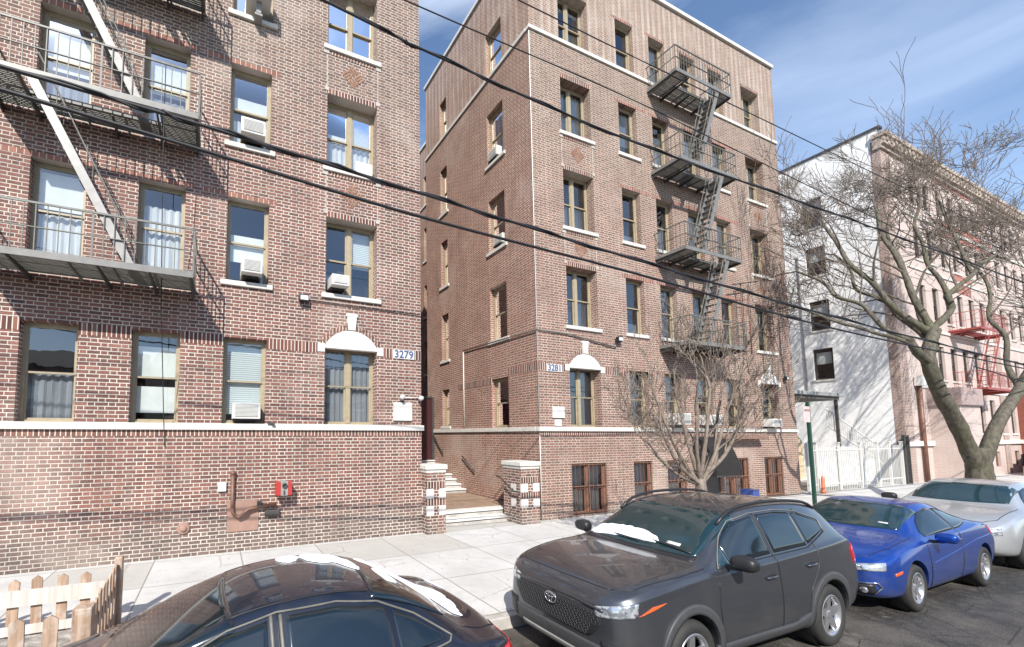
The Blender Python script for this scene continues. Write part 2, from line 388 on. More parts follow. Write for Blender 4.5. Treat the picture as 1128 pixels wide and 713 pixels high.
# ------------------------------------------------------------------ buildings
def mapper(corner, sgn, y0=FY):
    return lambda u, d, z: (corner + sgn * u, y0 + d, z)
def side_mapper(x, y0=FY):   # u runs back from the corner, d runs into the wall (+X)
    return lambda u, d, z: (x + d, y0 + u, z)
def wall_with_holes(mb, W, u0, u1, z0, z1, holes, rev=.17, mi=0, room=True, ri=1, back=None):
    us = sorted({u0, u1} | {round(h[i], 4) for h in holes for i in (0, 1)}); zs = sorted({z0, z1} | {round(h[i], 4) for h in holes for i in (2, 3)})
    us = [u for u in us if u0 <= u <= u1]; zs = [z for z in zs if z0 <= z <= z1]
    for a, b in zip(us, us[1:]):
        for c, d in zip(zs, zs[1:]):
            uc, zc = (a + b) / 2, (c + d) / 2
            if any(h[0] < uc < h[1] and h[2] < zc < h[3] for h in holes): continue
            mb.face([W(a, 0, c), W(b, 0, c), W(b, 0, d), W(a, 0, d)], mi)
    for (a, b, c, d) in holes:
        for p, q in (((a, c), (a, d)), ((a, d), (b, d)), ((b, d), (b, c)), ((b, c), (a, c))):
            mb.face([W(p[0], 0, p[1]), W(q[0], 0, q[1]), W(q[0], rev, q[1]), W(p[0], rev, p[1])], mi)
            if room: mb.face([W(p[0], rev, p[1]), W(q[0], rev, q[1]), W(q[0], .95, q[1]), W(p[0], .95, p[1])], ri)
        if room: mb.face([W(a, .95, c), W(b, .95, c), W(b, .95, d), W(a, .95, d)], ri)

def make_window(bld, W, u0, u1, z0, z1, double=False, fm='frame', blind=None, sill=True, depth=.13, fw=.05, guard=False):
    mb = MB(); d0, d1 = depth, depth + .09
    mb.box(u0, u0 + fw, d0, d1, z0, z1, W=W); mb.box(u1 - fw, u1, d0, d1, z0, z1, W=W)
    mb.box(u0 + fw, u1 - fw, d0, d1, z1 - fw, z1, W=W); mb.box(u0 + fw, u1 - fw, d0, d1, z0, z0 + fw * .8, W=W)
    lights = [(u0 + fw, u1 - fw)]
    if double:
        c = (u0 + u1) / 2; mb.box(c - .055, c + .055, d0 - .01, d1, z0 + fw * .8, z1 - fw, W=W)
        lights = [(u0 + fw, c - .055), (c + .055, u1 - fw)]
    zm = z0 + (z1 - z0) * .5; sw = .035
    panes = []
    for (a, b) in lights:
        for (c, d, dd) in ((z0 + fw * .8, zm + .02, d0 + .045), (zm - .02, z1 - fw, d0 + .012)):
            mb.box(a, a + sw, dd, dd + .03, c, d, W=W); mb.box(b - sw, b, dd, dd + .03, c, d, W=W)
            mb.box(a + sw, b - sw, dd, dd + .03, c, c + sw, W=W); mb.box(a + sw, b - sw, dd, dd + .03, d - sw, d, W=W)
            panes.append((a + sw, b - sw, c + sw, d - sw, dd + .015))
    w = mb.build('window', M[fm], bld)
    mb = MB()
    for (a, b, c, d, dd) in panes:
        t = random.uniform(-.004, .004); t2 = random.uniform(-.004, .004)
        mb.face([W(a, dd + t, c), W(b, dd - t, c), W(b, dd - t + t2, d), W(a, dd + t + t2, d)])
    pn = mb.build('pane', M['glass'], w, recalc=False)
    for (kind, side, fr0, fr1) in (blind or []):
        a, b = {'all': (u0 + fw, u1 - fw), 'l': lights[0], 'r': lights[-1]}[side]
        mb = MB(); h = z1 - z0; dz0, dz1 = z0 + .03 + fr0 * (h - .06), z0 + .03 + fr1 * (h - .06)
        if kind.startswith('drape'):
            n = max(6, int((b - a) / .04)); us = [a + (b - a) * i / n for i in range(n + 1)]
            pts = [(u, d1 + .05 + .018 * math.sin(i * 1.9)) for i, u in enumerate(us)]
            for (p, q) in zip(pts, pts[1:]):
                mb.hexa([W(p[0], p[1], dz0), W(q[0], q[1], dz0), W(q[0], q[1] + .006, dz0), W(p[0], p[1] + .006, dz0),
                         W(p[0], p[1], dz1), W(q[0], q[1], dz1), W(q[0], q[1] + .006, dz1), W(p[0], p[1] + .006, dz1)])
            mb.build('curtain', M[kind], w)
        else:
            mb.box(a, b, d1 + .02, d1 + .03, dz0, dz1, W=W); mb.build('blind', M[kind], w)
    if sill:
        mb = MB(); mb.box(u0 - .10, u1 + .10, -.055, d0 + .02, z0 - .11, z0 - .002, W=W); mb.build('sill', M['stone'], w, bevel=.008)
    if guard:
        mb = MB()
        for q in ([.0, .52] if True else []):
            zz = z0 + .03 + q * (z1 - z0); mb.box(u0, u1, .035, .055, zz, zz + .028, W=W)
        mb.box(u0, u1, .035, .055, z1 - .05, z1 - .02, W=W)
        n = 8 if double else 5
        for i in range(n + 1):
            u = u0 + .01 + (u1 - u0 - .03) * i / n; ww = .026 if i in (0, n) or (double and i == n // 2) else .006
            mb.box(u, u + ww, .03, .045, z0 + .02, z1 - .02, W=W)
        mb.build('window_guard', M['frame_r'], w)
    return w

COLS = dict(P=(1.18, 2.44, True), Q=(3.72, 4.58, False), A=(5.38, 6.22, False), B=(7.07, 7.93, False), C=(8.72, 9.60, False), R=(10.85, 12.07, True))
FL = {1: (2.755, 4.56), 2: (5.77, 7.60), 3: (8.82, 10.65), 4: (11.86, 13.64), 5: (14.92, 16.65)}
def apartment(name, loc, corner, sgn, label, mats, style, cols='PQABCR', floors=(1, 2, 3, 4, 5), base=0.0, far=13.2, depth_box=22, basement=()):
    b = thing(name, loc, label, 'apartment building', None)
    W = mapper(corner, sgn)
    holes = []; wins = []
    for f in floors:
        for c in cols:
            u0, u1, dbl = COLS[c]; z0, z1 = FL[f]
            if c not in 'PR' or f != 1: pass
            holes.append((u0, u1, z0, z1)); wins.append((c, f, u0, u1, z0, z1, dbl))
    for (u0, u1, z0, z1, dbl) in basement: holes.append((u0, u1, z0, z1))
    mb = MB(); wall_with_holes(mb, W, 0, far, base, 18.2, holes, mi=0, ri=1, rev=.34)
    # decorated brick strips a few millimetres proud
    for f in (2, 3, 4, 5):
        for c in cols:
            u0, u1, dbl = COLS[c]; z1 = FL[f][1]
            e = .16 if not dbl else .0
            mb.box(u0 - e, u1 + (.5 if not dbl and f < 5 else .0), -.004, .05, z1 + .002, z1 + .10 + (.03 if dbl else 0), 3 if not dbl else 2, W=W)
    xs = sorted([(COLS[c][0], COLS[c][1]) for c in cols])
    edges = [0.0] + [v for p in xs for v in p] + [far]
    for i in range(0, len(edges), 2):
        a, e = edges[i], edges[i + 1]
        if i == 0: e -= .17
        if i == 2: a += .17
        if e - a > .05 and not (a > far - 1.3): mb.box(a, e, -.005, .05, 4.37, 4.60, 2, W=W)
    mb.box(.002, far - .002, -.005, .05, 2.50, 2.618, 4, W=W)
    mb.build('facade_wall', [mats['f'], M['dark'], M['sold'], M['sold_o'], M['sold_d']], b)
    bx('belt_course', M['stone'], b, -.05, far, -.06, .10, 2.62, 2.75, W=W, bevel=.008)
    # cornice band under the top storey, and roof coping
    bx('stone_band', M['stone'], b, -.04, far, -.05, .10, 14.78, 14.90, W=W, bevel=.008)
    bx('coping', M['stone_w'], b, -.06, far + .04, -.08, .5, 18.2, 18.34, W=W, bevel=.01)
    for c, f, u0, u1, z0, z1, dbl in wins:
        bl = style.get((c, f)) if style else None
        if bl is None:
            r_ = random.random()
            if r_ < .35: bl = [('curtain', 'all', random.choice((.35, .5, .62)), 1)]
            elif r_ < .6: bl = [('drape', 'all', 0, 1)]
            elif r_ < .8: bl = [('drape_b', 'all', 0, 1)]
            else: bl = [('blind', 'all', random.choice((.2, .5)), 1)]
        make_window(b, W, u0, u1, z0, z1, dbl, blind=bl, sill=(f not in (1, 5)), depth=.17 if not dbl else .27)
    for (u0, u1, z0, z1, dbl) in basement:
        make_window(b, W, u0, u1, z0, z1, dbl, fm='frame_r', blind=[('drape', 'all', .48, .97), ('drape_t2', 'all', 0, .47)], sill=False, depth=.10, guard=True)
    # spandrel panels with thin white joints and a brick diamond
    for c in 'PR':
        if c not in cols: continue
        u0, u1, _ = COLS[c]; cu = (u0 + u1) / 2
        for f in (2, 3, 4):
            za = FL[f][1] + .13; zb = FL[f + 1][0] - (.11 if f != 4 else .20)
            if f == 4: continue
            mb = MB()
            for u in (u0 - .03, u1 + .0): mb.box(u, u + .022, -.004, .04, za, zb, W=W)
            for u in (u0 - .07, u1 - .03): mb.box(u, u + .10, -.012, .04, za - .06, za + .04, W=W); 
            for u in (u0 - .10, u1 - .03): mb.box(u, u + .13, -.018, .04, zb - .10, zb - .002, W=W)
            mb.split('panel_trim', M['trim_stone'], b)
            mb = MB(); n = 0
            while u0 + .12 + n * .078 < u1 - .12:
                uu = u0 + .10 + n * .078; mb.box(uu, uu + .045, -.014, .03, zb - .10, zb - .004, W=W); n += 1
            mb.build('brick_dentils', M['sold_d'], b)
            s_ = .30; zc = (za + zb) / 2; mb = MB()
            r2 = math.sqrt(.5)
            for i_ in (-1, 1):
                for j_ in (-1, 1):
                    for k in (-1, 0, 1):
                        for (L_, w_) in ((.095, .024),):
                            ca, cb = i_ * .108, j_ * .108
                            if i_ * j_ > 0: rect = [(ca - L_, cb + k * .066 - w_), (ca + L_, cb + k * .066 - w_), (ca + L_, cb + k * .066 + w_), (ca - L_, cb + k * .066 + w_)]
                            else: rect = [(ca + k * .066 - w_, cb - L_), (ca + k * .066 + w_, cb - L_), (ca + k * .066 + w_, cb + L_), (ca + k * .066 - w_, cb + L_)]
                            mb.prism([(cu + (p - q) * r2, zc + (p + q) * r2) for p, q in rect], W, -.010, .02)
            mb.build('brick_diamond', M['diag'], b)
    # lunette over the ground floor double windows
    for c in 'PR':
        if c not in cols: continue
        u0, u1, _ = COLS[c]; cu = (u0 + u1) / 2; hw = (u1 - u0) / 2
        zt = 4.56; rise = .38; ra = (hw * hw + rise * rise) / (2 * rise); zc = zt + rise - ra; amax = math.asin(hw / ra)
        arc = [(cu + ra * math.sin(-amax + 2 * amax * i / 20), zc + ra * math.cos(-amax + 2 * amax * i / 20)) for i in range(21)]
        mb = MB(); mb.prism(arc, W, -.03, .10)
        mb.box(u0, u1, -.045, .1, zt - .07, zt - .004, W=W)
        mb.box(u0 - .17, u0 - .003, -.02, .08, 4.40, 4.60, W=W); mb.box(u1 + .003, u1 + .17, -.02, .08, 4.40, 4.60, W=W)
        mb.prism([(cu - .085, zt + rise + .01), (cu + .085, zt + rise + .01), (cu + .125, zt + rise + .40), (cu - .125, zt + rise + .40)], W, -.05, .06)
        mb.prism([(cu - .145, zt + rise + .33), (cu + .145, zt + rise + .33), (cu + .145, zt + rise + .385), (cu - .145, zt + rise + .385)], W, -.056, .05)
        mb.build('window_lunette', M['stone_w'], b, bevel=.006)
        mb = MB(); N = 26
        for i in range(N):
            t = -amax * 1.0 + 2 * amax * (i + .5) / N
            a0, a1 = t - amax / N * .72, t + amax / N * .72
            mb.prism([(cu + (ra + q) * math.sin(a), zc + (ra + q) * math.cos(a)) for a, q in ((a0, .01), (a1, .01), (a1, .14), (a0, .14))], W, -.010, .03)
        mb.build('brick_arch', M['sold_d'], b)
    return b, W

def D(*a): return list(a)
st1 = {('P', 1): D(('drape_b', 'all', 0, 1)), ('P', 2): D(('blind', 'l', .45, 1), ('drape_b', 'r', 0, .3)), ('P', 3): D(('drape', 'all', 0, .5), ('blind', 'l', .5, 1), ('curtain', 'r', .5, .6)),
       ('P', 4): D(('curtain', 'l', 0, .42), ('drape_b', 'r', 0, .45)), ('Q', 1): D(('blind', 'all', .1, 1)), ('Q', 2): D(('curtain', 'all', .28, .62)), ('Q', 3): D(('curtain', 'all', .55, .70), ('drape', 'all', 0, .4)),
       ('Q', 4): D(('curtain', 'all', .3, 1)), ('A', 1): D(('curtain', 'all', .5, .86), ('curtain', 'all', .1, .40)), ('A', 2): D(('drape', 'all', 0, .8)), ('A', 3): D(('curtain', 'all', .45, .85), ('drape_b', 'all', 0, .4)),
       ('B', 1): D(('drape_b', 'all', 0, .5)), ('B', 2): D(('curtain', 'all', .55, .95), ('drape', 'all', .0, .5)), ('B', 3): D(('curtain', 'all', .4, .9), ('drape_b', 'all', 0, .35))}
b1, W1 = apartment('apartment_building', (4.69, FY, 0), 4.69, -1, 'brick apartment building filling the left side, numbered 3279 beside its arched window', dict(f=M['brick1']), st1, cols='PQABC')
# east side wall and roof of the left building (faces the alley)
mb = MB(); mb.face([(4.69, FY, 0), (4.69, 34, 0), (4.69, 34, 18.2), (4.69, FY, 18.2)]); mb.face([(-8.51, 34, 0), (4.69, 34, 0), (4.69, 34, 18.2), (-8.51, 34, 18.2)]); mb.face([(-8.51, FY, 0), (-8.51, 34, 0), (-8.51, 34, 18.2), (-8.51, FY, 18.2)])
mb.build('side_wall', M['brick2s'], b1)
bx('roof', M['roofing'], b1, -8.5, 4.685, FY + .5, 34, 17.9, 18.19)

st2 = {('P', 1): D(('drape_b', 'all', 0, 1)), ('P', 2): D(('drape', 'r', 0, .55), ('drape_b', 'l', 0, .3)), ('P', 3): D(('drape', 'all', 0, .55)), ('P', 4): D(('drape', 'all', .2, 1)), ('P', 5): D(('drape_t', 'r', 0, .5), ('curtain', 'all', .85, .92)),
       ('Q', 1): D(('drape_b', 'all', 0, 1)), ('Q', 4): D(('drape', 'all', .3, 1)), ('Q', 3): D(('curtain', 'all', 0, .2)), ('Q', 2): D(('curtain', 'all', 0, .22)), ('Q', 5): D(('drape_b', 'all', 0, .5)),
       ('R', 5): D(('drape', 'all', 0, 1)), ('R', 4): D(('drape', 'all', .0, 1)), ('R', 3): D(('drape', 'all', .35, 1)), ('A', 3): D(('drape', 'all', 0, .6)), ('A', 2): D(('drape', 'all', 0, 1)), ('A', 4): D(('curtain', 'all', 0, .75)), ('B', 5): D(('curtain', 'all', 0, .45))}
bs = [(1.14, 2.55, .20, 1.68, True), (3.72, 4.57, .20, 1.68, False), (5.29, 6.26, .20, 1.68, False), (8.34, 9.80, .20, 1.68, True), (10.80, 12.05, .20, 1.68, True)]
b2, W2 = apartment('apartment_building', (8.41, FY, 0), 8.41, 1, 'five storey brick building in the middle, numbered 3281, grey fire escape down its front', dict(f=M['brick2']), st2, basement=bs)
S2 = side_mapper(8.41)
holes = []; sw = []
SF = {1: (2.755, 4.35), 2: (5.62, 7.40), 3: (8.66, 10.45), 4: (11.72, 13.55), 5: (14.92, 16.50)}
for f in (1, 2, 3, 4, 5):
    z0, z1 = SF[f]; holes.append((1.31, 2.17, z0, z1)); sw.append((1.31, 2.17, z0, z1, f, 'n'))
    z1_ = z1 - .03; z0_ = z0 + (.12 if f == 1 else -.12 if f < 5 else 0); holes.append((4.90, 5.43, z0_, z1_)); sw.append((4.90, 5.43, z0_, z1_, f, 'm'))
mb = MB(); wall_with_holes(mb, S2, 0, 6.71, 0, 18.2, holes, mi=0, ri=1)
mb.box(.002, 1.3, -.005, .05, 4.37, 4.60, 2, W=S2); mb.box(2.18, 4.2, -.005, .05, 4.20, 4.42, 2, W=S2)
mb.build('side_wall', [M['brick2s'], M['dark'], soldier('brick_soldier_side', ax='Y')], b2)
bx('belt_course', M['stone'], b2, .11, 6.71, -.055, .1, 2.62, 2.75, W=S2, bevel=.008)
bx('stone_band', M['stone'], b2, .11, 6.73, -.05, .1, 14.78, 14.90, W=S2, bevel=.008)
bx('coping', M['stone_w'], b2, .51, 6.75, -.07, .4, 18.2, 18.34, W=S2, bevel=.01)
bls = [[('drape_b', 'all', 0, 1)], [('blind', 'all', .3, 1)], [('curtain', 'all', 0, .3)], [('drape', 'all', 0, .4)], [('drape_t', 'all', 0, .5)]]
for u0, u1, z0, z1, f, k in sw:
    make_window(b2, S2, u0, u1, z0, z1, False, blind=bls[(f + (k == 'm')) % 5], sill=f < 5 and not (f == 1 and k == 'n'), depth=.15, fw=.06)
# recessed rear wing (light court) of the middle building
S3 = side_mapper(10.1)
holes = [(9.55, 10.2, z0, z1) for z0, z1 in ((2.9, 4.5), (5.7, 7.4), (8.75, 10.45), (11.8, 13.6), (14.9, 16.5))]
mb = MB(); wall_with_holes(mb, S3, 6.70, 24, 0, 18.2, holes, mi=0, ri=1)
mb.face([(8.41, 15.955, 0), (10.1, 15.955, 0), (10.1, 15.955, 18.2), (8.41, 15.955, 18.2)], 0)
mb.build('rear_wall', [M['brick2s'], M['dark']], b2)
for h in holes: make_window(b2, S3, *h, False, blind=[('drape', 'all', 0, 1)], depth=.12)
bx('stone_band', M['stone'], b2, 6.8, 24, -.05, .1, 14.78, 14.90, W=S3); bx('coping', M['stone_w'], b2, 6.76, 24, -.07, .4, 18.2, 18.34, W=S3)
mb = MB()
mb.face([(21.61, FY, 0), (21.61, 33, 0), (21.61, 33, 18.2), (21.61, FY, 18.2)]); mb.face([(10.1, 33.2, 0), (21.61, 33.2, 0), (21.61, 33.2, 18.2), (10.1, 33.2, 18.2)])
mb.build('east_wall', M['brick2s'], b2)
mb = MB(); mb.box(8.45, 21.6, FY + .5, 15.9, 17.9, 18.19); mb.box(10.5, 21.6, 15.905, 33, 17.9, 18.19); mb.split('roof', M['roofing'], b2)
mb = MB()
mb.bar((9.2, FY + .7, 18.72), (21.3, FY + .7, 18.72), .05, .05)
mb.box(8.6, 21.3, FY + .42, FY + .5, 18.34, 18.52)
mb.box(8.75, 8.83, FY + .5, 15.8, 18.34, 18.5)
mb.split('parapet_flashing', M['iron_k'], b2)

# ---- light wells of bricks on the right building: facade conduits
def run(name, pts, r, mat, label, cat, group=None):
    m = MB(); m.tube(pts, r, 8); o = m.build(name, mat, None, origin=pts[0]); tag(o, label, cat, group); return o
run('conduit', [(1.85, FY - .03, 5.55), (4.66, FY - .03, 5.52)], .012, M['black_plastic'], 'thin dark cable fixed to brickwork right of the flood lamp above the arched window 3279', 'cable')
t = thing('conduit', (8.38, 13.0, 2.8), 'pipe running down and along the alley side wall of the middle building to its corner', 'pipe')
m = MB(); m.tube([(8.375, 13.05, 2.8), (8.375, 13.05, 5.6)], .022, 8); m.build('upright_pipe', M['stone'], t)
m = MB(); m.tube([(8.36, 13.05, 5.62), (8.36, 9.2, 5.52), (9.5, 9.2, 5.50), (11.5, 9.2, 5.25)], .02, 8); m.build('cross_pipe', M['iron'], t)
run('conduit', [(8.38, FY - .03, .2), (8.38, FY - .03, 2.5)], .014, M['stone_w'], 'white pipe on the basement corner right of the checkered pier', 'pipe')
run('corner_bead', [(8.395, FY - .012, 2.8), (8.395, FY - .012, 14.7)], .014, M['stone_w'], 'pale vertical bead up the front corner of the middle building', 'trim')

# ------------------------------------------------------------------ fire escapes
def fire_escape(corner, sgn, label, levels, top_level, mat_side, Wf, name='fire_escape', u0=5.19, u1=8.17, d=1.0, mats=('iron', 'iron_l'), rail_h=.83, stair=True):
    t = thing(name, Wf(u0, 0, levels[0]), label, 'fire escape')
    A, B = M[mats[0]], M[mats[1]]
    for li, z in enumerate(levels):
        m = MB(); hs = [(u0, u0 + .72), (u0 + .72, u1 - .72), (u1 - .72, u1)]
        # slatted deck: long flat bars; opening for the stair on the front side of the middle bay
        n = 21
        for k in range(n):
            dd = -.03 - (d - .08) * k / (n - 1)
            a, e = u0, u1
            if -dd > .50 and li > 0:
                m.box(u0, u0 + .62, dd - .034, dd, z, z + .012, W=Wf); m.box(u1 - .55, u1, dd - .034, dd, z, z + .012, W=Wf)
            else: m.box(a, e, dd - .034, dd, z, z + .012, W=Wf)
        for u in [u0 + .02, u0 + .62, u0 + 1.25, u0 + 1.9, u1 - .55, u1 - .04]:
            e = d if li == 0 or u < u0 + .7 or u > u1 - .6 else .52
            m.box(u, u + .035, -e, 0, z - .045, z - .003, W=Wf)
        if li > 0: m.box(u0 + .62, u1 - .55, -.54, -.50, z - .05, z + .02, W=Wf)
        m.build('deck', A, t)
        m = MB(); m.box(u0, u1, -d - .012, -d + .02, z - .06, z + .055, W=Wf); m.box(u0 - .012, u0 + .012, -d, 0, z - .05, z + .05, W=Wf); m.box(u1 - .012, u1 + .012, -d, 0, z - .05, z + .05, W=Wf)
        m.build('edge_channel', B, t)
        m = MB()
        for u in (u0 + .03, u0 + .68, u0 + 1.45, u1 - .60, u1 - .05):   # tapered beams, deep at the wall
            if u > u0 + .7 and u < u1 - .65 and li > 0: dd_ = .52
            else: dd_ = d - .02
            m.prism([(-dd_, z - .05), (0, z - .05), (0, z - .17), (-dd_, z - .085)], lambda q, s__, zz: Wf(s__, q, zz), u, u + .03)
        m.split('bracket', M['iron_k'] if mats[0] == 'iron' else A, t)
        m = MB()
        for zz, w_ in ((rail_h, .032), (rail_h * .52, .014)):
            m.box(u0, u1, -d - .014, -d + .014, z + zz, z + zz + w_, W=Wf)
            for u in (u0, u1): m.box(u - .014, u + .014, -d, 0, z + zz, z + zz + w_, W=Wf)
        n = 21
        for k in range(n + 1):
            u = u0 + (u1 - u0) * k / n; w_ = .016 if k in (0, n, n // 2) else .007
            m.box(u - w_, u + w_, -d - .007, -d + .007, z, z + rail_h, W=Wf)
        for k in range(1, 7):
            for u in (u0, u1): m.box(u - .007, u + .007, -d * k / 7 - .007, -d * k / 7 + .007, z, z + rail_h, W=Wf)
        m.build('railing', A, t)
        if li + 1 < len(levels) and stair:
            zt = levels[li + 1]
            ut, ub = u1 - .72, u0 + 1.0
            for dd in (-.60, -.97):
                m = MB(); m.bar(Wf(ut, dd, zt), Wf(ub, dd, z + .03), .025, .14, up=(0, 1, 0) if False else (0, 0, 1)); m.build('stringer', M['iron_s'] if sgn < 0 else B, t)
            m = MB(); n = 13
            for k in range(1, n):
                q = k / n; u = ut + (ub - ut) * q; zz = zt + (z - zt) * q
                m.box(u - .09, u + .09, -.955, -.615, zz - .008, zz + .008, W=Wf)
            m.split('tread', A, t)
            m = MB()
            for dd in (-.60, -.97):
                m.tube([Wf(ut + .1, dd, zt + .8), Wf(ut, dd, zt + .62), Wf(ub + .1, dd, z + .72), Wf(ub - .1, dd, z + .1)], .011, 6)
                for q in (.25, .55, .85): m.tube([Wf(ut + (ub - ut) * q, dd, zt + (z - zt) * q), Wf(ut + (ub - ut) * q, dd, zt + (z - zt) * q + .66)], .008, 6)
            m.build('handrail', A, t)
    return t
fe1 = fire_escape(4.69, -1, 'grey iron fire escape bolted to the left building, shadows slanting below', [5.43, 8.48, 11.53, 14.55], 3, None, W1, u0=5.14, u1=8.4)
fe2 = fire_escape(8.41, 1, 'grey iron fire escape zigzagging down the middle building', [5.42, 8.47, 11.48, 14.5], 3, None, W2)
# drop ladder frame right of the fire escape on the middle building
t = thing('ladder_gantry', (18.6, FY, 6), 'dark iron ladder gallows standing on brickwork right of the lowest fire escape balcony', 'ladder')
m = MB()
for x in (17.9, 18.35): m.tube([(x, FY - .25, 5.5), (x, FY - .25, 8.15)], .022, 6)
m.split('upright', M['brownpipe'], t)
m = MB(); m.tube([(17.3, FY - .3, 8.0), (18.9, FY - .3, 8.35)], .022, 6); m.tube([(17.9, FY, 7.9), (17.9, FY - .4, 7.9)], .015, 6); m.split('arm', M['iron_k'], t)
m = MB()
for k in range(9): m.tube([(17.9, FY - .25, 5.6 + k * .28), (18.35, FY - .25, 5.6 + k * .28)], .01, 5)
m.split('rung', M['brownpipe'], t)

# ------------------------------------------------------------------ air conditioners
def ac(W, u0, u1, z0, z1, label, out=.30, name='air_conditioner', side=0, bracket=False):
    t = thing(name, W((u0 + u1) / 2, 0, z0), label, 'air conditioner', 'window air conditioners')
    m = MB(); m.box(u0, u1, -out + .14, .26, z0, z1, W=W); m.build('casing', M['white_plastic'], t, bevel=.012)
    m = MB(); m.box(u0 + .05, u1 - .05, -out + .134, -out + .15, z0 + .04, z1 - .04, W=W); m.build('grille', M['grey_plastic'], t)
    m = MB(); n = 9
    for k in range(n):
        z = z0 + .06 + (z1 - z0 - .12) * k / (n - 1); m.box(u0 + .05, u1 - .05, -out + .126, -out + .133, z - .006, z + .006, W=W)
    m.build('louvres', M['white_plastic'], t)
    if bracket:
        m = MB(); m.box((u0 + u1) / 2 - .05, (u0 + u1) / 2 + .05, -.25, -.21, z0 - .28, z0 + .25, W=W); m.box((u0 + u1) / 2 - .08, (u0 + u1) / 2 + .08, -.25, .0, z0 - .32, z0 - .27, W=W); m.build('bracket', M['grey_plastic'], t)
    else:
        m = MB(); m.box(u0 + .06, u1 - .02, -.08, .2, z0 - .05, z0 - .003, W=W); m.build('support', M['black_plastic'], t)
ac(W1, 3.83, 4.38, 2.85, 3.18, 'white air conditioner in the ground floor window left of the arched window 3279')
ac(W1, 3.86, 4.28, 5.90, 6.22, 'white air conditioner in the window straight above the left building\'s ground floor unit', out=.42)
ac(W1, 3.86, 4.36, 8.95, 9.28, 'white air conditioner in the third floor window above two others on the left building', out=.42)
ac(W1, 3.80, 4.32, 12.05, 12.42, 'big white air conditioner on a metal strut at the top edge of the left building', out=.62, bracket=True)
ac(W1, 1.95, 2.36, 5.90, 6.15, 'white air conditioner low in the paired window above the arched window 3279', out=.42)
m = MB(); m.box(1.26, 1.68, .10, .14, 8.92, 9.22, W=W1); single(m, 'foam_board', M['white_plastic'], W1(1.4, .1, 8.9), 'plain white board closing the lower right of the third floor paired window', 'board', bevel=.01)
ac(S2, 1.55, 2.0, 11.80, 12.12, 'small white air conditioner in the alley side wall, fourth floor front window', out=.22)
ac(S2, 1.4, 1.85, 8.74, 9.05, 'small white air conditioner in the alley side wall, third floor front window', out=.18)
ac(W2, 5.42, 6.05, 2.85, 3.22, 'white air conditioner above the belt course, straight over the small tree\'s left boughs', out=.5)
ac(W2, 7.12, 7.72, 2.85, 3.20, 'white air conditioner with black grille over the dark entrance canopy', out=.5)
ac(W2, 10.9, 11.5, 2.82, 3.12, 'white air conditioner in the middle building\'s far right ground floor window', out=.45)

# ------------------------------------------------------------------ lamps, signs, boxes on the facades
def flood(loc, label, name='wall_lamp'):
    x, y, z = loc; t = thing(name, loc, label, 'wall lamp')
    m = MB(); m.box(x - .11, x + .11, y - .16, y - .05, z - .07, z + .08); m.build('housing', M['black_plastic'], t, bevel=.01)
    m = MB(); m.box(x - .085, x + .085, y - .168, y - .158, z - .05, z + .05); m.build('lens', M['white_plastic'], t)
    m = MB(); m.box(x - .03, x + .03, y - .05, y, z - .04, z + .04); m.build('bracket', M['iron'], t)
flood((1.74, FY, 5.55), 'small flood lamp with pale lens on the brickwork above 3279\'s arched window')
flood((11.6, FY, 5.50), 'small flood lamp high right of the arched window beside number 3281')
flood((20.9, FY, 4.75), 'dark flood lamp at the far right edge of the middle building')
def text(name, body, size, loc, rot, mat, parent, ext=.004, sx=1.0):
    cu = bpy.data.curves.new(name, 'FONT'); cu.body = body; cu.size = size; cu.extrude = ext; cu.offset = .004; cu.align_x = 'CENTER'; cu.align_y = 'CENTER'
    tmp = bpy.data.objects.new('tmp', cu); COL.objects.link(tmp)
    me = bpy.data.meshes.new_from_object(tmp.evaluated_get(bpy.context.evaluated_depsgraph_get())); bpy.data.objects.remove(tmp)
    me.materials.clear(); me.materials.append(mat); o = bpy.data.objects.new(name, me); COL.objects.link(o)
    o.parent = parent; o.location = Vector(loc) - (ORG[parent.name] if parent else Vector()); o.rotation_euler = rot; o.scale = (sx, 1, 1); return o
def plate(x0, x1, z0, z1, body, label):
    c = ((x0 + x1) / 2, FY, (z0 + z1) / 2); t = thing('number_sign', c, label, 'house number')
    m = MB(); m.box(x0, x1, FY - .022, FY + .0, z0, z1); m.build('plate', M['stone_w'], t, bevel=.004)
    text('lettering', body, (z1 - z0) * 1.18, (c[0], FY - .025, c[2] - .005), (R(90), 0, 0), M['blue_plate'], t, sx=1.0)
plate(3.93, 4.50, 4.37, 4.59, '3279', 'white plate with house number 3279 right of the left building\'s arched window')
plate(8.72, 9.29, 4.34, 4.56, '3281', 'white plate with house number 3281 left of the middle building\'s arched window')
m = MB(); m.box(3.93, 4.42, FY - .05, FY, 2.86, 3.30); single(m, 'sign_board', M['stone_w'], (4.17, FY, 3), 'blank white panel on the left building under its security cameras', 'panel', bevel=.006)
m = MB(); m.box(8.87, 9.31, FY - .05, FY, 3.0, 3.33); single(m, 'sign_board', M['stone_w'], (9.1, FY, 3), 'larger blank white panel below number 3281', 'panel', bevel=.006)
m = MB(); m.box(8.95, 9.18, FY - .05, FY, 2.77, 2.96); single(m, 'sign_board', M['stone_w'], (9.1, FY, 2.8), 'smaller white panel sitting on the belt course below number 3281', 'panel', bevel=.006)
t = thing('security_camera', (4.4, FY, 3.42), 'pair of white security cameras on a bracket at the left building\'s corner', 'security camera')
m = MB(); m.tube([(4.14, FY - .05, 3.42), (4.62, FY - .05, 3.43)], .016, 8); m.build('bracket', M['white_plastic'], t)
for x, z in ((4.12, 3.42), (4.62, 3.41)):
    m = MB(); m.lathe([(.01, -.09), (.05, -.07), (.06, 0), (.05, .05), (.01, .06)], 12, 'Y', (x, FY - .12, z)); m.build('camera_head', M['white_plastic'], t)
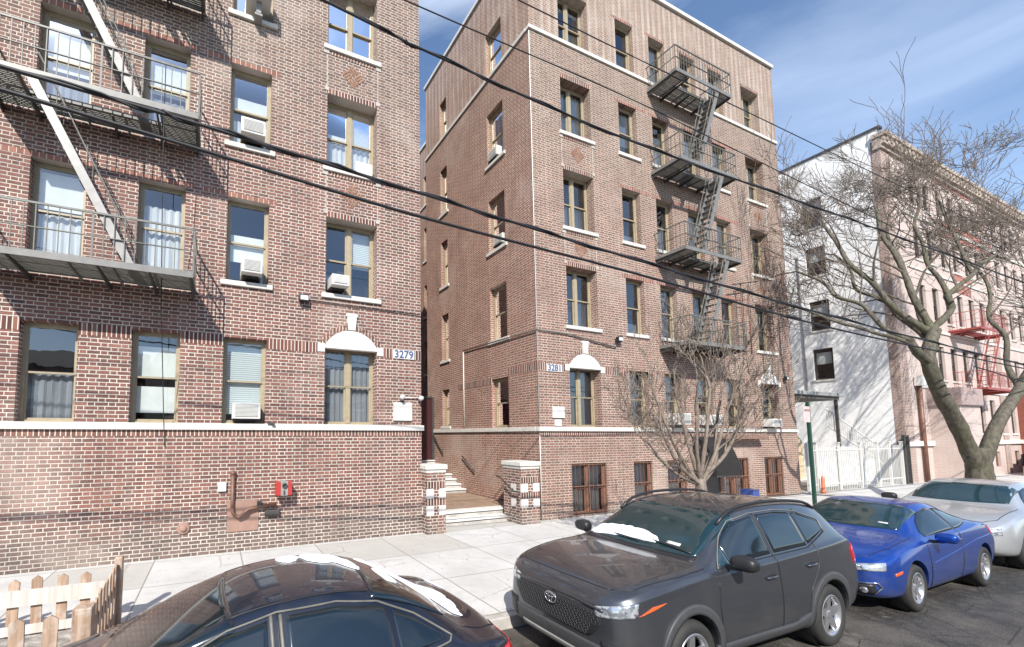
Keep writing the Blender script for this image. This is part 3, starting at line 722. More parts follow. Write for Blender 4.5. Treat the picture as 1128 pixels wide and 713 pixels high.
# standpipe, patch and alarm box on the left building
t = thing('standpipe', (.35, FY, .8), 'brown gas pipe on the left building\'s brick base, bent right at its foot', 'pipe')
m = MB(); m.tube([(.36, FY - .06, 1.70), (.36, FY - .06, 1.05), (.38, FY - .07, .93), (.48, FY - .10, .86), (.58, FY - .12, .92), (.66, FY - .10, 1.0), (.9, FY - .07, 1.04), (1.22, FY - .06, 1.06)], .036, 10); m.build('pipe', M['brownpipe'], t)
m = MB(); m.lathe([(.03, 0), (.05, .01), (.05, .07), (.02, .09)], 12, 'Z', (.36, FY - .06, 1.70)); m.build('cap', M['brownpipe'], t)
m = MB(); m.box(.84, .93, FY - .13, FY - .05, 1.03, 1.16); m.build('valve', M['iron_k'], t)
m = MB(); m.box(.27, .88, FY - .015, FY, .55, 1.17); single(m, 'plaster_patch', M['plaster'], (.6, FY, .8), 'flat brownish plaster patch behind the gas pipe', 'wall patch', bevel=.006)
m = MB(); m.box(.08, .24, FY - .06, FY, 1.38, 1.56); single(m, 'junction_box', M['white_plastic'], (.16, FY, 1.4), 'small pale square box left of the gas pipe', 'box', bevel=.008)
t = thing('alarm_box', (1.4, FY, 1.3), 'red and grey valve box sticking out from the left building\'s base', 'box')
m = MB(); m.box(1.20, 1.28, FY - .30, FY, 1.27, 1.54); m.build('side_plate', M['red_paint'], t); m = MB(); m.box(1.44, 1.51, FY - .30, FY, 1.27, 1.54); m.build('side_plate', M['red_paint'], t)
m = MB(); m.box(1.283, 1.437, FY - .295, FY, 1.26, 1.55); m.build('body', M['grey_plastic'], t, bevel=.01)
m = MB(); m.lathe([(.055, 0), (.055, -.03), (.03, -.035), (.028, -.01)], 16, 'Y', (1.36, FY - .295, 1.47)); m.build('dial', M['iron_k'], t)
m = MB(); m.box(1.34, 1.37, FY - .31, FY - .29, 1.29, 1.37); m.build('handle', M['iron_k'], t)
m = MB(); m.box(1.0, 1.30, FY - .09, FY - .02, .82, .95); single(m, 'valve_block', M['iron_k'], (1.1, FY, .9), 'small dark metal block under the right end of the gas pipe', 'valve', bevel=.01)
m = MB(); m.lathe([(.12, 0), (.12, -.02), (.09, -.03), (.06, -.025), (.055, -.055), (.02, -.06)], 20, 'Y', (-.52, FY, .70)); single(m, 'wall_vent', M['plaster'], (-.52, FY, .7), 'round brick coloured cap low in the left building\'s base', 'vent cap')
m = MB(); m.box(1.02, 1.12, FY - .09, FY - .05, 2.74, 2.79); m.box(1.10, 1.16, FY - .12, FY - .05, 2.72, 2.76); single(m, 'bracket', M['iron_k'], (1.08, FY, 2.76), 'tiny dark bracket on the white belt course of the left building', 'bracket')

# ------------------------------------------------------------------ stoop between the buildings
t = thing('entrance_steps', (6.5, 9.6, .15), 'white stone steps climbing between the two buildings over a brown landing', 'steps')
m = MB()
ST = [(5.22, 8.0, 9.58, 9.97, .15, .30), (5.22, 8.0, 9.92, 10.28, .302, .45)] + [(4.75, 8.40, 13.0 + .32 * k, 13.38 + .32 * k, .45 + .15 * k + .002 * k, .60 + .15 * k) for k in range(4)] + [(4.75, 8.40, 14.7 + .3 * k, 15.05 + .3 * k, 1.05 + .15 * k + .002 * k, 1.20 + .15 * k) for k in range(3)]
for (xa, xb, ya, yb, za, zb) in ST:
    m = MB(); m.box(xa + .002, xb - .002, ya + .035, yb, za, zb - .05); r_ = m.build('riser', M['curb'], t)
    m = MB(); m.box(xa, xb, ya, yb + .01, zb - .048, zb); m.build('tread', M['step'], t, bevel=.008)
    m = MB(); m.box(xa + .004, xb - .004, ya + .028, ya + .034, zb - .072, zb - .0485); m.build('painted_nosing_shadow', M['iron_k'], r_)  # black strip standing in for the shadow line under the nosing
m = MB(); m.box(4.72, 8.40, 10.28, 13.0, .14, .45); m.box(4.75, 8.40, 14.28, 14.7, .45, 1.05); m.split('landing', M['landing'], t)
m = MB(); m.box(4.72, 8.40, 15.62, 33, .14, 1.5); m.build('alley_floor', M['landing'], t)
def pier(x0, x1, y0, y1, label):
    t = thing('brick_pier', ((x0 + x1) / 2, (y0 + y1) / 2, .15), label, 'gate pier')
    m = MB(); m.box(x0, x1, y0, y1, .15, 1.60); m.build('shaft', M['brickp'], t)
    m = MB(); m.box(x0 - .02, x1 + .02, y0 - .02, y1 + .02, 1.60, 1.68); m.box(x0 - .05, x1 + .05, y0 - .05, y1 + .05, 1.68, 1.80); m.build('cap', M['stone'], t, bevel=.02)
    w = (x1 - x0); b = w / 3 + .015
    m = MB()
    for z0 in (.60, 1.0):
        for xa in (x0 + .0, x1 - b): m.box(xa - .004 if xa == x0 else xa, xa + b + (.004 if xa != x0 else 0), y0 - .006, y0 + .05, z0, z0 + .225)
        ny = max(1, int((y1 - y0) / .5))
        for xs in (x0 - .006, x1 - .05):
            for k in range(ny + 1):
                yy = y0 + .22 + k * .5
                if yy + .2 < y1: m.box(xs, xs + .056, yy, yy + .2, z0, z0 + .20)
    m.split('white_block', M['stone_w'], t)
    m = MB(); m.box(x0 - .003, x1 + .003, y0 - .004, y0 + .04, .835, .99); m.box(x0 - .003, x1 + .003, y0 - .004, y0 + .04, 1.24, 1.40); m.split('soldier_course', M['sold'], t)
pier(4.70, 5.20, 8.98, 9.50, 'checkered brick pier left of the steps, against the left building\'s corner')
pier(7.50, 8.10, 8.98, 9.72, 'checkered brick pier right of the steps, in front of the middle building\'s corner')
def rail(pts, label, posts=()):
    m = MB(); m.tube(pts, .022, 8)
    for p, q in posts: m.tube([p, q], .014, 6)
    o = m.build('handrail', M['iron_k'], None, origin=pts[0]); tag(o, label, 'handrail')
rail([(8.33, 15.42, 2.60), (8.33, 14.53, 1.80)], 'short dark handrail at the top of the alley steps by the dark gate', [((8.33, 15.2, 2.4), (8.41, 15.2, 2.4)), ((8.33, 14.7, 1.95), (8.41, 14.7, 1.95))])
rail([(8.33, 13.16, 1.76), (8.33, 12.36, 1.26)], 'short dark handrail on the side wall above the middle flight of steps', [((8.33, 13.0, 1.66), (8.41, 13.0, 1.66)), ((8.33, 12.5, 1.35), (8.41, 12.5, 1.35))])
rail([(7.40, 9.9, 1.36), (7.40, 9.75, 1.34), (7.40, 9.2, 1.02), (7.40, 8.98, 1.02), (7.40, 8.95, .93)], 'curved dark handrail on the flank of the right brick pier', [((7.40, 9.3, 1.06), (7.50, 9.3, 1.06))])
t = thing('alley_gate', (6.5, 15.4, 1.5), 'dark red metal gate closing the alley at the top of the steps', 'gate')
m = MB(); m.box(4.72, 8.39, 15.40, 15.46, 1.5, 4.05); m.build('gate_panel', plain('dark_red_steel', (.045, .012, .014), .5), t)
m = MB(); m.box(8.30, 8.40, 15.36, 15.5, 1.5, 4.1); m.box(4.7, 4.8, 15.36, 15.5, 1.5, 4.1); m.box(4.8, 8.3, 15.36, 15.5, 4.05, 4.12); m.split('gate_frame', M['iron_k'], t)

# entrance canopy on the middle building (quarter round awning)
t = thing('entrance_canopy', (16.1, FY, 2.0), 'dark quarter round awning over the basement entrance behind the small tree', 'awning')
m = MB(); x0, x1 = 15.02, 16.35; n = 10; pr = [(FY - .70 * math.sin(a), 1.15 + 1.30 * math.cos(a)) for a in [math.pi / 2 * k / n for k in range(n + 1)]]
for (ya, za), (yb, zb) in zip(pr, pr[1:]):
    m.hexa([(x0, ya, za - .02), (x1, ya, za - .02), (x1, yb, zb - .02), (x0, yb, zb - .02), (x0, ya, za), (x1, ya, za), (x1, yb, zb), (x0, yb, zb)])
for x in (x0, x1 - .02):
    poly = [(y, z) for y, z in pr] + [(FY, 1.15)]
    m.prism([(p[0], p[1]) for p in poly], lambda u, d, z: (d, u, z), x, x + .02)
m.build('fabric', plain('dark_canvas', (.012, .010, .010), .85, .25, 5), t)
m = MB()
for x in (x0 + .05, x1 - .05): m.tube([(x, FY - .68, 1.16), (x, FY, 1.16)], .016, 6)
m.tube([(x0, FY - .69, 1.16), (x1, FY - .69, 1.16)], .016, 6)
m.split('frame', M['iron_k'], t)
m = MB(); m.box(16.4, 18.9, FY - .34, FY, 2.36, 2.46); single(m, 'canopy_slab', plain('brown_slab', (.20, .12, .09), .8), (17.6, FY, 2.4), 'thin brown ledge on the wall right of the dark awning', 'ledge', bevel=.01)
t = thing('entrance_door', (15.8, FY, .15), 'dark basement door in shade under the awning', 'door')
m = MB(); m.box(15.25, 16.35, FY - .03, FY, .15, 2.2); m.build('door_leaf', M['frame_d'], t); m = MB(); m.box(15.15, 15.25, FY - .06, FY, .15, 2.3); m.box(16.35, 16.45, FY - .06, FY, .15, 2.3); m.box(15.25, 16.35, FY - .06, FY, 2.2, 2.3); m.build('door_frame', M['frame_r'], t)
m = MB(); m.box(17.1, 17.45, 8.6, 9.0, .15, .62); single(m, 'storage_bin', plain('blue_plastic', (.03, .06, .22), .5), (17.2, 8.8, .15), 'small dark blue bin against the basement wall right of the awning', 'bin', bevel=.02)

# ------------------------------------------------------------------ far right building with white flank
b3 = thing('apartment_building', (31.3, FY, 0), 'pale pink brick building on the right with white painted flank and red fire escape', 'apartment building')
F3 = lambda u, d, z: (31.3 + u, FY + d, z); L3 = 46; Z3 = 18.1
fl3 = [(2.6, 4.6), (5.5, 7.35), (8.75, 10.6), (12.0, 13.8), (15.0, 16.6)]
ux = [3.2 + k * 1.72 for k in range(23)]
holes = [(u, u + .85, a, b) for (a, b) in fl3 for u in ux] + [(u, u + .85, .6, 1.5) for u in ux if not (7 < u < 9.5)]
mb = MB(); wall_with_holes(mb, F3, .95, L3, 0, Z3, holes, rev=.15, mi=0, ri=1); mb.build('facade_wall', [M['brick3'], M['dark']], b3)
mb = MB(); mb.box(-.012, .95, -.03, .3, 0, Z3 - .3, W=F3); 
for uu in (13.5, 27.0, 40.0): mb.box(uu, uu + .8, -.05, .1, 0, Z3 - .3, W=F3)
mb.split('corner_quoin', brick('brick_quoin_pale', light=.35, zones=((0, 'g'), (.1, 'g'), (.3, 'r'), (90, 'r'), (99, 'b'), (30, 'b'))), b3)
mb = MB(); mb.box(6.5, 15.0, -.02, .05, 14.0, 14.9, W=F3); mb.box(6.5, 12.0, -.02, .05, 17.1, 17.7, W=F3); mb.box(8.2, 10.6, -.02, .05, 10.8, 11.9, W=F3); mb.split('brick_panel', plain('red_brick_panel', (.36, .15, .12), .85, .2, 8), b3)
for (a, b) in fl3 + [(.6, 1.5)]:
    for u in ux:
        if a == .6 and 7 < u < 9.5: continue
        make_window(b3, F3, u, u + .85, a, b, False, fm='frame_d' if a > 1 else 'frame_r', blind=[('curtain', 'all', .5, 1)] if random.random() < .4 else [('drape_b', 'all', 0, 1)], sill=a > 1, depth=.10, fw=.06)
mb = MB(); mb.box(-.1, L3, -.12, .2, 1.95, 2.2, W=F3); mb.box(2.0, L3, -.06, .2, 4.95, 5.12, W=F3); mb.box(2.0, L3, -.06, .2, 14.3, 14.48, W=F3); mb.box(2.0, L3, -.06, .2, 8.05, 8.2, W=F3); mb.box(2.0, L3, -.05, .2, 11.35, 11.48, W=F3); mb.split('belt_course', M['stone'], b3)
mb = MB()
mb.box(-.15, L3, -.32, .2, Z3 - .22, Z3, W=F3); mb.box(-.1, L3, -.235, .2, Z3 - .62, Z3 - .225, W=F3); mb.box(-.1, L3, -.12, .2, Z3 - .8, Z3 - .62, W=F3)
for k in range(90): mb.box(.1 + k * .5, .28 + k * .5, -.30, -.24, Z3 - .48, Z3 - .28, W=F3)
mb.build('cornice', plain('cornice_paint', (.40, .33, .27), .8, .2, 5), b3)
G3 = lambda u, d, z: (31.3 + d, FY + u, z)
wz = [(5.55, 7.4), (8.5, 10.3), (11.3, 13.1), (14.2, 15.85)]
holes = [(2.35, 3.2, a, b) for a, b in [(5.6, 7.35), (8.55, 10.3) if False else (8.4, 10.1), (11.55, 13.2), (14.35, 16.05)]]
mb = MB(); wall_with_holes(mb, G3, 0, 26, 0, Z3 + .3, holes, mi=0, ri=1); mb.build('flank_wall', [M['white_wall'], M['dark']], b3)
for h in holes: make_window(b3, G3, *h, False, fm='frame_d', blind=[('curtain', 'all', .5, .9)], sill=True, depth=.12, fw=.07)
mb = MB(); mb.box(-.1, 26, -.06, .3, Z3 + .3, Z3 + .42, W=G3); mb.build('flank_coping', M['iron_k'], b3)
mb = MB(); mb.tube([(31.24, 12.75, 0), (31.24, 12.75, 13)], .03, 6); mb.build('downpipe', M['grey_plastic'], b3)
mb = MB(); mb.box(31.31, 31.3 + L3, FY + .5, 40, Z3 - .3, Z3 - .05); mb.build('roof', M['roofing'], b3)
t = thing('drainpipe', (33.0, FY, 0), 'brown drainpipe with a pale hopper on the corner of the pale pink building', 'pipe')
mb = MB(); mb.tube([(33.0, FY - .12, .15), (33.0, FY - .12, 5.0)], .09, 8); mb.build('pipe', M['brownpipe'], t); mb = MB(); mb.box(32.75, 33.3, FY - .3, FY - .03, 5.0, 5.5); mb.build('hopper', M['white_plastic'], t)
# bay with red balcony fire escapes
fe3 = fire_escape(31.3, 1, 'red iron fire escape on the pale pink building behind the big tree', [5.0, 8.3], 3, None, F3, u0=6.6, u1=10.8, mats=('red_iron', 'red_iron'), d=1.1, rail_h=.95)
t = thing('porch', (35.2, FY - .6, .15), 'pale square bay with grey top at the foot of the red fire escape', 'porch')
mb = MB(); mb.box(34.3, 37.0, FY - 1.0, FY, .15, 4.0); mb.build('bay_wall', M['brick3'], t); mb = MB(); mb.box(34.2, 37.1, FY - 1.1, FY, 4.0, 4.9); mb.build('bay_top', plain('pinkish_stucco', (.36, .27, .25), .85), t)
t = thing('building_entrance', (49.0, FY - .5, .15), 'tall brown door surround right of the big tree trunk', 'door')
mb = MB(); mb.box(47.8, 48.4, FY - .85, FY, .15, 4.295); mb.box(50.0, 50.6, FY - .85, FY, .15, 4.295); mb.box(47.8, 50.6, FY - .9, FY, 4.3, 5.1); mb.split('surround', plain('brown_paint', (.22, .07, .045), .7), t)
mb = MB(); mb.box(48.41, 49.99, FY - .3, FY - .01, .15, 4.29); mb.build('door_leaf', M['frame_r'], t)
t = thing('stair_wall', (45, FY - 1.2, .15), 'low reddish stepped wall before the brown entrance', 'wall')
mb = MB()
for k in range(6): mb.box(43.0 + k * .8, 43.8 + k * .8, FY - 1.6, FY - .9, .15, .7 + k * .28)
mb.build('stepped_wall', plain('reddish_stucco', (.34, .15, .10), .85), t)
bx('balustrade_cap', M['plaster'], t, 42.9, 47.8, FY - 1.7, FY - 1.55, .5, .62)

# ---- the gap between middle and right building
t = thing('porch_house', (23.5, 11, .15), 'porch with flat grey roof and tan stair flank in the gap beside the white wall', 'porch')
mb = MB(); mb.box(21.65, 26.2, 9.45, 12.6, 4.22, 4.38); mb.build('roof', M['grey_plastic'], t, bevel=.02)
mb = MB(); mb.box(21.65, 26.0, 9.55, 12.5, 4.08, 4.217); mb.build('soffit', plain('dark_soffit', (.09, .08, .07), .8), t)
mb = MB(); mb.box(21.65, 25.2, 12.5, 12.9, .15, 4.1); mb.build('rear_wall', plain('brown_boards', (.13, .085, .06), .85, .3, 6), t)
P_ = lambda u, d, z: (u, d, z)
mb = MB(); mb.prism([(21.7, .15), (26.6, .15), (26.6, 2.2), (24.6, 3.55), (24.2, 3.55), (21.7, 2.3)], P_, 11.2, 12.3); mb.build('stair_flank', plain('tan_stucco', (.56, .44, .28), .85, .12, 3), t)
mb = MB(); mb.prism([(21.7, 2.30), (24.2, 3.55), (24.2, 3.75), (21.7, 2.50)], P_, 11.0, 11.2); mb.build('ramp_edge', M['stone'], t)
for x, y in ((25.9, 9.6), (21.75, 9.6)):
    mb = MB(); mb.box(x, x + .1, y, y + .1, .15, 4.08); mb.build('post', M['frame_d'], t)
t = thing('stair_railing', (26.5, 9.8, 1), 'white iron railing sloping down right beside the white wall', 'railing')
mb = MB()
for dz in (0, -.75): mb.bar((25.4, 9.8, 3.7 + dz), (30.6, 9.8, 1.75 + dz + .05), .04, .05)
mb.split('rail', M['white_plastic'], t)
for k in range(25):
    mb = MB(); x = 25.45 + k * .2; z = 3.7 - (x - 25.4) * .373; mb.box(x, x + .024, 9.79, 9.812, z - .75, z); mb.build('baluster', M['white_plastic'], t)
t = thing('white_fence', (22, 9.2, .15), 'white board and iron yard fence between the middle building and the white wall', 'fence')
mb = MB()
for x0 in (22.9, 24.7): mb.box(x0, x0 + 1.62, 9.23, 9.25, .35, 2.0)
mb.box(26.6, 27.9, 9.23, 9.25, .3, 1.4)
mb.split('panel', plain('weathered_white_sheet', (.62, .62, .62), .7, .25, 3), t)
for x in (22.1, 22.8, 24.6, 26.5, 28.1, 29.3, 30.6):
    mb = MB(); mb.box(x, x + .09, 9.17, 9.26, .15, 2.15); mb.box(x - .02, x + .11, 9.15, 9.28, 2.15, 2.2); mb.build('fence_post', M['white_plastic'], t)
mb = MB()
for z in (.45, 1.85): mb.box(22.1, 30.6, 9.20, 9.225, z, z + .04)
for k in range(58): 
    x = 22.2 + k * .148
    mb.box(x, x + .02, 9.195, 9.215, .2, 2.02)
mb.build('picket_bars', M['white_plastic'], t)
mb = MB(); mb.box(30.68, 30.76, 9.1, 9.2, .15, 2.5); mb.box(31.15, 31.23, 9.1, 9.2, .15, 2.5)
for k in range(5): mb.box(30.78 + k * .08, 30.8 + k * .08, 9.13, 9.16, .2, 2.45)
mb.box(30.76, 31.15, 9.1, 9.2, 2.42, 2.5); mb.box(30.76, 31.15, 9.16, 9.18, .2, 2.4)
single(mb, 'iron_gate', M['iron_k'], (30.9, 9.1, .15), 'narrow black iron gate at the foot of the white flank wall', 'gate')
mb = MB(); mb.box(25.0, 31.0, 10.0, 12.5, .15, .35); single(mb, 'snow_bank', M['snow'], (28, 11, .15), 'low bank of snow behind the white yard fence', 'snow', bevel=.08)
mb = MB(); mb.lathe([(.08, 0), (.09, .05), (.06, .1), (.055, .6), (.02, .7)], 12, 'Z', (22.8, 9.05, .15)); single(mb, 'traffic_cone', plain('orange_plastic', (.60, .15, .07), .5), (22.8, 9.05, .15), 'slim orange traffic delineator by the left end of the white fence', 'traffic cone')

# ------------------------------------------------------------------ houses across the street (mirrored in windows and car paint)
def house(x0, x1, h, mat, label, roofc):
    y = -11.5; t = thing('row_house', ((x0 + x1) / 2, y, 0), label, 'house'); Wh = lambda u, d, z: (x0 + u, y - d, z); L = x1 - x0
    n = max(2, int(L / 2.6)); hs = [(.7 + k * (L - 1.4) / n + .35, .7 + k * (L - 1.4) / n + 1.45, z, z + 1.5) for k in range(n) for z in (1.2, 4.3) if z + 1.6 < h]
    m = MB(); wall_with_holes(m, Wh, 0, L, 0, h, hs, mi=0, ri=1)
    m.face([(x0, y, 0), (x0, y - 9, 0), (x0, y - 9, h), (x0, y, h)], 0); m.face([(x1, y, 0), (x1, y - 9, 0), (x1, y - 9, h), (x1, y, h)], 0)
    m.face([(x0, y - 9, 0), (x1, y - 9, 0), (x1, y - 9, h), (x0, y - 9, h)], 0); m.build('wall', [mat, M['dark']], t)
    for k in hs: make_window(t, Wh, *k, False, fm='white_plastic', blind=[('curtain', 'all', .4, 1)], depth=.1)
    m = MB(); m.prism([(y + .3, h - .05), (y - 4.5, h + 1.7), (y - 9.3, h - .05)], lambda u, d, z: (d, u, z), x0 - .1, x1 + .1); m.build('roof', roofc, t)
house(-14, -5.2, 6.6, brick('brick_house_orange', zones=((0, 'g'), (.1, 'g'), (.3, 'r'), (90, 'r'), (99, 'b'), (30, 'b')), light=.35), 'orange brick house across the street, mirrored in the left windows', M['roofing'])
house(-4.2, 4.6, 7.0, plain('cream_siding', (.50, .46, .38), .8), 'cream house across the street, mirrored in the car paint', M['roofing'])
house(6.0, 16.5, 6.6, M['brickp'], 'dark red brick house across the street, mirrored in the crossover windows', M['roofing'])
house(18.5, 30, 7.2, plain('grey_siding', (.32, .33, .34), .8), 'grey house across the street, mirrored in the blue coupe', M['roofing'])
# ------------------------------------------------------------------ cables
def sagline(pts, ext0, ext1, n=60):
    pts = [Vector((x, 4.25, z)) for x, z in pts]
    d0 = (pts[1] - pts[0]).normalized(); d1 = (pts[-1] - pts[-2]).normalized()
    pts = [pts[0] - d0 * ext0] + pts + [pts[-1] + d1 * ext1]
    # catmull rom through the points
    out = []
    for i in range(len(pts) - 1):
        p0, p1, p2, p3 = pts[max(i - 1, 0)], pts[i], pts[i + 1], pts[min(i + 2, len(pts) - 1)]
        for k in range(10):
            t_ = k / 10; out.append(.5 * ((2 * p1) + (p2 - p0) * t_ + (2 * p0 - 5 * p1 + 4 * p2 - p3) * t_ * t_ + (3 * p1 - p0 - 3 * p2 + p3) * t_ ** 3))
    out.append(pts[-1]); return out
def cable(pts, r, label, e0=8, e1=25, name='overhead_cable', twist=False):
    P = sagline(pts, e0, e1); m = MB(); m.tube(P, r, 8)
    if twist:
        Q = []
        for i, p in enumerate(P): Q.append(p + Vector((0, math.cos(i * 1.3) * r * 1.6, math.sin(i * 1.3) * r * 1.6)))
        m.tube(Q, r * .7, 6)
    o = m.build(name, M['wire'], None, origin=P[0]); tag(o, label, 'overhead cable', 'overhead cables along the kerb'); return o
cable([(-1.73, 5.56), (-.15, 5.50), (2.24, 5.36), (5.8, 5.16), (12.0, 4.91), (23.0, 4.66)], .017, 'upper of the two thick black cables crossing the whole picture', twist=True)
cb = cable([(-1.72, 5.36), (-.05, 5.24), (2.24, 5.07), (5.8, 4.94), (12.0, 4.66), (23.0, 4.55)], .018, 'lower of the two thick black cables, with a splice beside the middle building\'s right edge')
m = MB(); m.tube([(9.9, 4.25, 4.74), (10.3, 4.25, 4.725)], .035, 8); m.build('splice', M['wire'], cb, origin=ORG[cb.name])
cable([(.99, 7.32), (2.25, 7.20), (5.9, 7.06), (12.4, 7.20), (17.7, 7.30)], .014, 'twisted dark cable sagging above the two thick ones, across the middle building\'s corner', e0=10, e1=25, twist=True)
cable([(1.95, 7.75), (6.0, 7.76), (10.4, 7.60)], .008, 'thin wire crossing below the middle building\'s stone band', e0=10, e1=30)
cable([(3.7, 8.50), (6.0, 8.51), (12.6, 8.58)], .008, 'topmost thin wire, crossing the middle building\'s top floor windows', e0=10, e1=30)
cable([(20.0, 4.3), (26.0, 4.0), (33.0, 4.2)], .016, 'short dark cable low behind the big tree trunk', e0=1, e1=20)
# service drop hanging down the left building
run('service_drop', [(-1.02, FY - 1.02, 9.3), (-1.02, FY - .9, 7.5), (-1.0, FY - .5, 5.0), (-.93, FY - .08, 2.9), (-.90, FY - .03, 2.3)], .008, M['wire'], 'thin wire hanging from the left fire escape down past the second window', 'cable')

# ------------------------------------------------------------------ sign pole
t = thing('sign_pole', (11.95, 4.9, .15), 'dark green steel pole behind the grey crossover', 'sign pole')
m = MB(); m.bar((11.95, 4.9, .15), (11.95, 4.9, 3.22), .07, .05, up=(0, 1, 0)); m.build('post', M['greenpole'], t)
t2 = thing('parking_sign', (11.85, 4.84, 2.9), 'small red and white parking sign near the top of the green pole', 'street sign')
m = MB(); m.box(11.62, 11.88, 4.84, 4.845, 2.78, 3.12); m.build('plate', plain('faded_red_white', (.60, .47, .46), .5, .2, 14), t2)
m = MB(); m.box(11.66, 11.86, 4.834, 4.839, 3.02, 3.06); m.build('band', M['plaster'], t2)

# ------------------------------------------------------------------ wooden tree guard fence
t = thing('picket_fence', (-1.07, 5.0, .15), 'weathered wooden picket fence boxing a tree pit at the bottom left', 'fence')
rnd = random.Random(3)
def picket(m, x, y, w, th, z0, z1, ax):
    c = rnd.uniform(-.015, .015)
    if ax == 'x': pts = [(x - w / 2, z0), (x + w / 2, z0), (x + w / 2 + c, z1 - .04), (x + c, z1), (x - w / 2 + c, z1 - .04)]; m.prism(pts, lambda u, d, z: (u, y + d, z), 0, th)
    else: pts = [(y - w / 2, z0), (y + w / 2, z0), (y + w / 2 + c, z1 - .04), (y + c, z1), (y - w / 2 + c, z1 - .04)]; m.prism(pts, lambda u, d, z: (x + d, u, z), 0, th)
def pk(x, y, w, z1, ax):
    m = MB(); picket(m, x, y, w, .02, .15, z1, ax); m.build('picket', M['wood'], t)
for k in range(9): pk(-1.42 - .235 * k, 6.34, .105, .84 + rnd.uniform(-.02, .02), 'x')
for k in range(9): pk(-1.38 - .235 * k, 4.98, .115, .82 + rnd.uniform(-.03, .03), 'x')
for k in range(8): pk(-1.10, 5.18 + .15 * k, .09, .83 + .012 * k + rnd.uniform(-.02, .02), 'y')
m = MB(); m.box(-1.20, -1.04, 4.92, 5.08, .15, .86); m.build('corner_post', M['wood'], t, bevel=.01)
m = MB(); m.box(-1.12, -1.03, 6.28, 6.40, .15, .98); m.build('end_post', M['wood'], t, bevel=.02)
m = MB(); m.box(-3.45, -1.15, 6.30, 6.335, .52, .70); m.box(-3.45, -1.15, 6.30, 6.335, .20, .30); m.split('rail', M['wood_w'], t)
m = MB(); m.box(-3.45, -1.2, 5.003, 5.04, .28, .36); m.box(-1.14, -1.105, 5.1, 6.28, .28, .36); m.box(-1.14, -1.105, 5.1, 6.28, .60, .68); m.split('rail', M['wood'], t)
m = MB(); m.box(-3.5, -1.15, 5.06, 6.28, .151, .19); o = m.build('pit_soil', plain('pit_soil', (.30, .27, .24), .95, .5, 9, .03)); tag(o, kind='structure')
m = MB()
for k in range(70):
    x, y = rnd.gauss(-1.62, .12), rnd.gauss(5.25, .10); z = .20 + rnd.uniform(0, .10); a = rnd.uniform(0, 6.3); s_ = rnd.uniform(.03, .06)
    p = [Vector((math.cos(a + q) * s_ * e, math.sin(a + q) * s_ * e, rnd.uniform(-.02, .03))) + Vector((x, y, z)) for q, e in ((0, 1), (1.4, .5), (3.1, 1), (4.6, .5))]
    m.face(p)
tag(m.build('dry_leaves', M['leaf'], None, origin=(-1.62, 5.25, .2)), 'orange dry leaves heaped inside the picket fence', 'leaves', kind='stuff')

# ------------------------------------------------------------------ trees
def grow(rng, mb_t, mb_b, p, d, L, r, lvl, maxl, wob=.18, up=.10, thick=.035, spread=(25, 55), kids=(2, 4), minr=.004, rate=.78, sub=6, bias=(0, 0)):
    p = Vector(p); d = Vector(d).normalized(); pts = [p.copy()]; rad = [r]; seg = L / sub
    for i in range(sub):
        d = (d + Vector((rng.gauss(bias[0], wob), rng.gauss(bias[1], wob), rng.gauss(0, wob * .7) + up))).normalized()
        p = p + d * seg; pts.append(p.copy()); rad.append(r * (1 - (i + 1) / sub * .62))
    tgt = mb_t if r > thick else mb_b
    tgt.tube(pts, [max(x, minr) for x in rad], 10 if r > .08 else 6 if r > .03 else 4 if r > .012 else 3, cap=False)
    if lvl >= maxl: return
    nk = rng.randint(*kids)
    for k in range(nk + (1 if lvl > 1 else 0)):
        i = sub if k == 0 else rng.randint(max(1, sub // 3), sub); q = pts[i]
        ax = d.orthogonal(); ax.rotate(Matrix.Rotation(rng.uniform(0, 2 * math.pi), 3, d))
        nd = d.copy(); nd.rotate(Matrix.Rotation(R(rng.uniform(*spread) * (.5 if k == 0 else 1)), 3, ax))
        rr = rad[i] * (.85 if k == 0 else rng.uniform(.5, .75))
        grow(rng, mb_t, mb_b, q, nd, L * rate * rng.uniform(.75, 1.1), rr, lvl + 1, maxl, wob, up, thick, spread, kids, minr, rate, sub, bias)
def smooth_path(pts, n=6):
    P = [Vector(p) for p in pts]; out = []
    for i in range(len(P) - 1):
        p0, p1, p2, p3 = P[max(i - 1, 0)], P[i], P[i + 1], P[min(i + 2, len(P) - 1)]
        for k in range(n):
            t_ = k / n; out.append(.5 * ((2 * p1) + (p2 - p0) * t_ + (2 * p0 - 5 * p1 + 4 * p2 - p3) * t_ * t_ + (3 * p1 - p0 - 3 * p2 + p3) * t_ ** 3))
    out.append(P[-1]); return out
def limb(mb, pts, r0, r1, n=12, rng=None, nub=.06):
    P = smooth_path(pts); L = len(P) - 1
    mb.tube(P, [(r0 + (r1 - r0) * i / L) * (1 + (rng.uniform(-nub, nub) if rng else 0)) for i in range(L + 1)], n, cap=True); return P
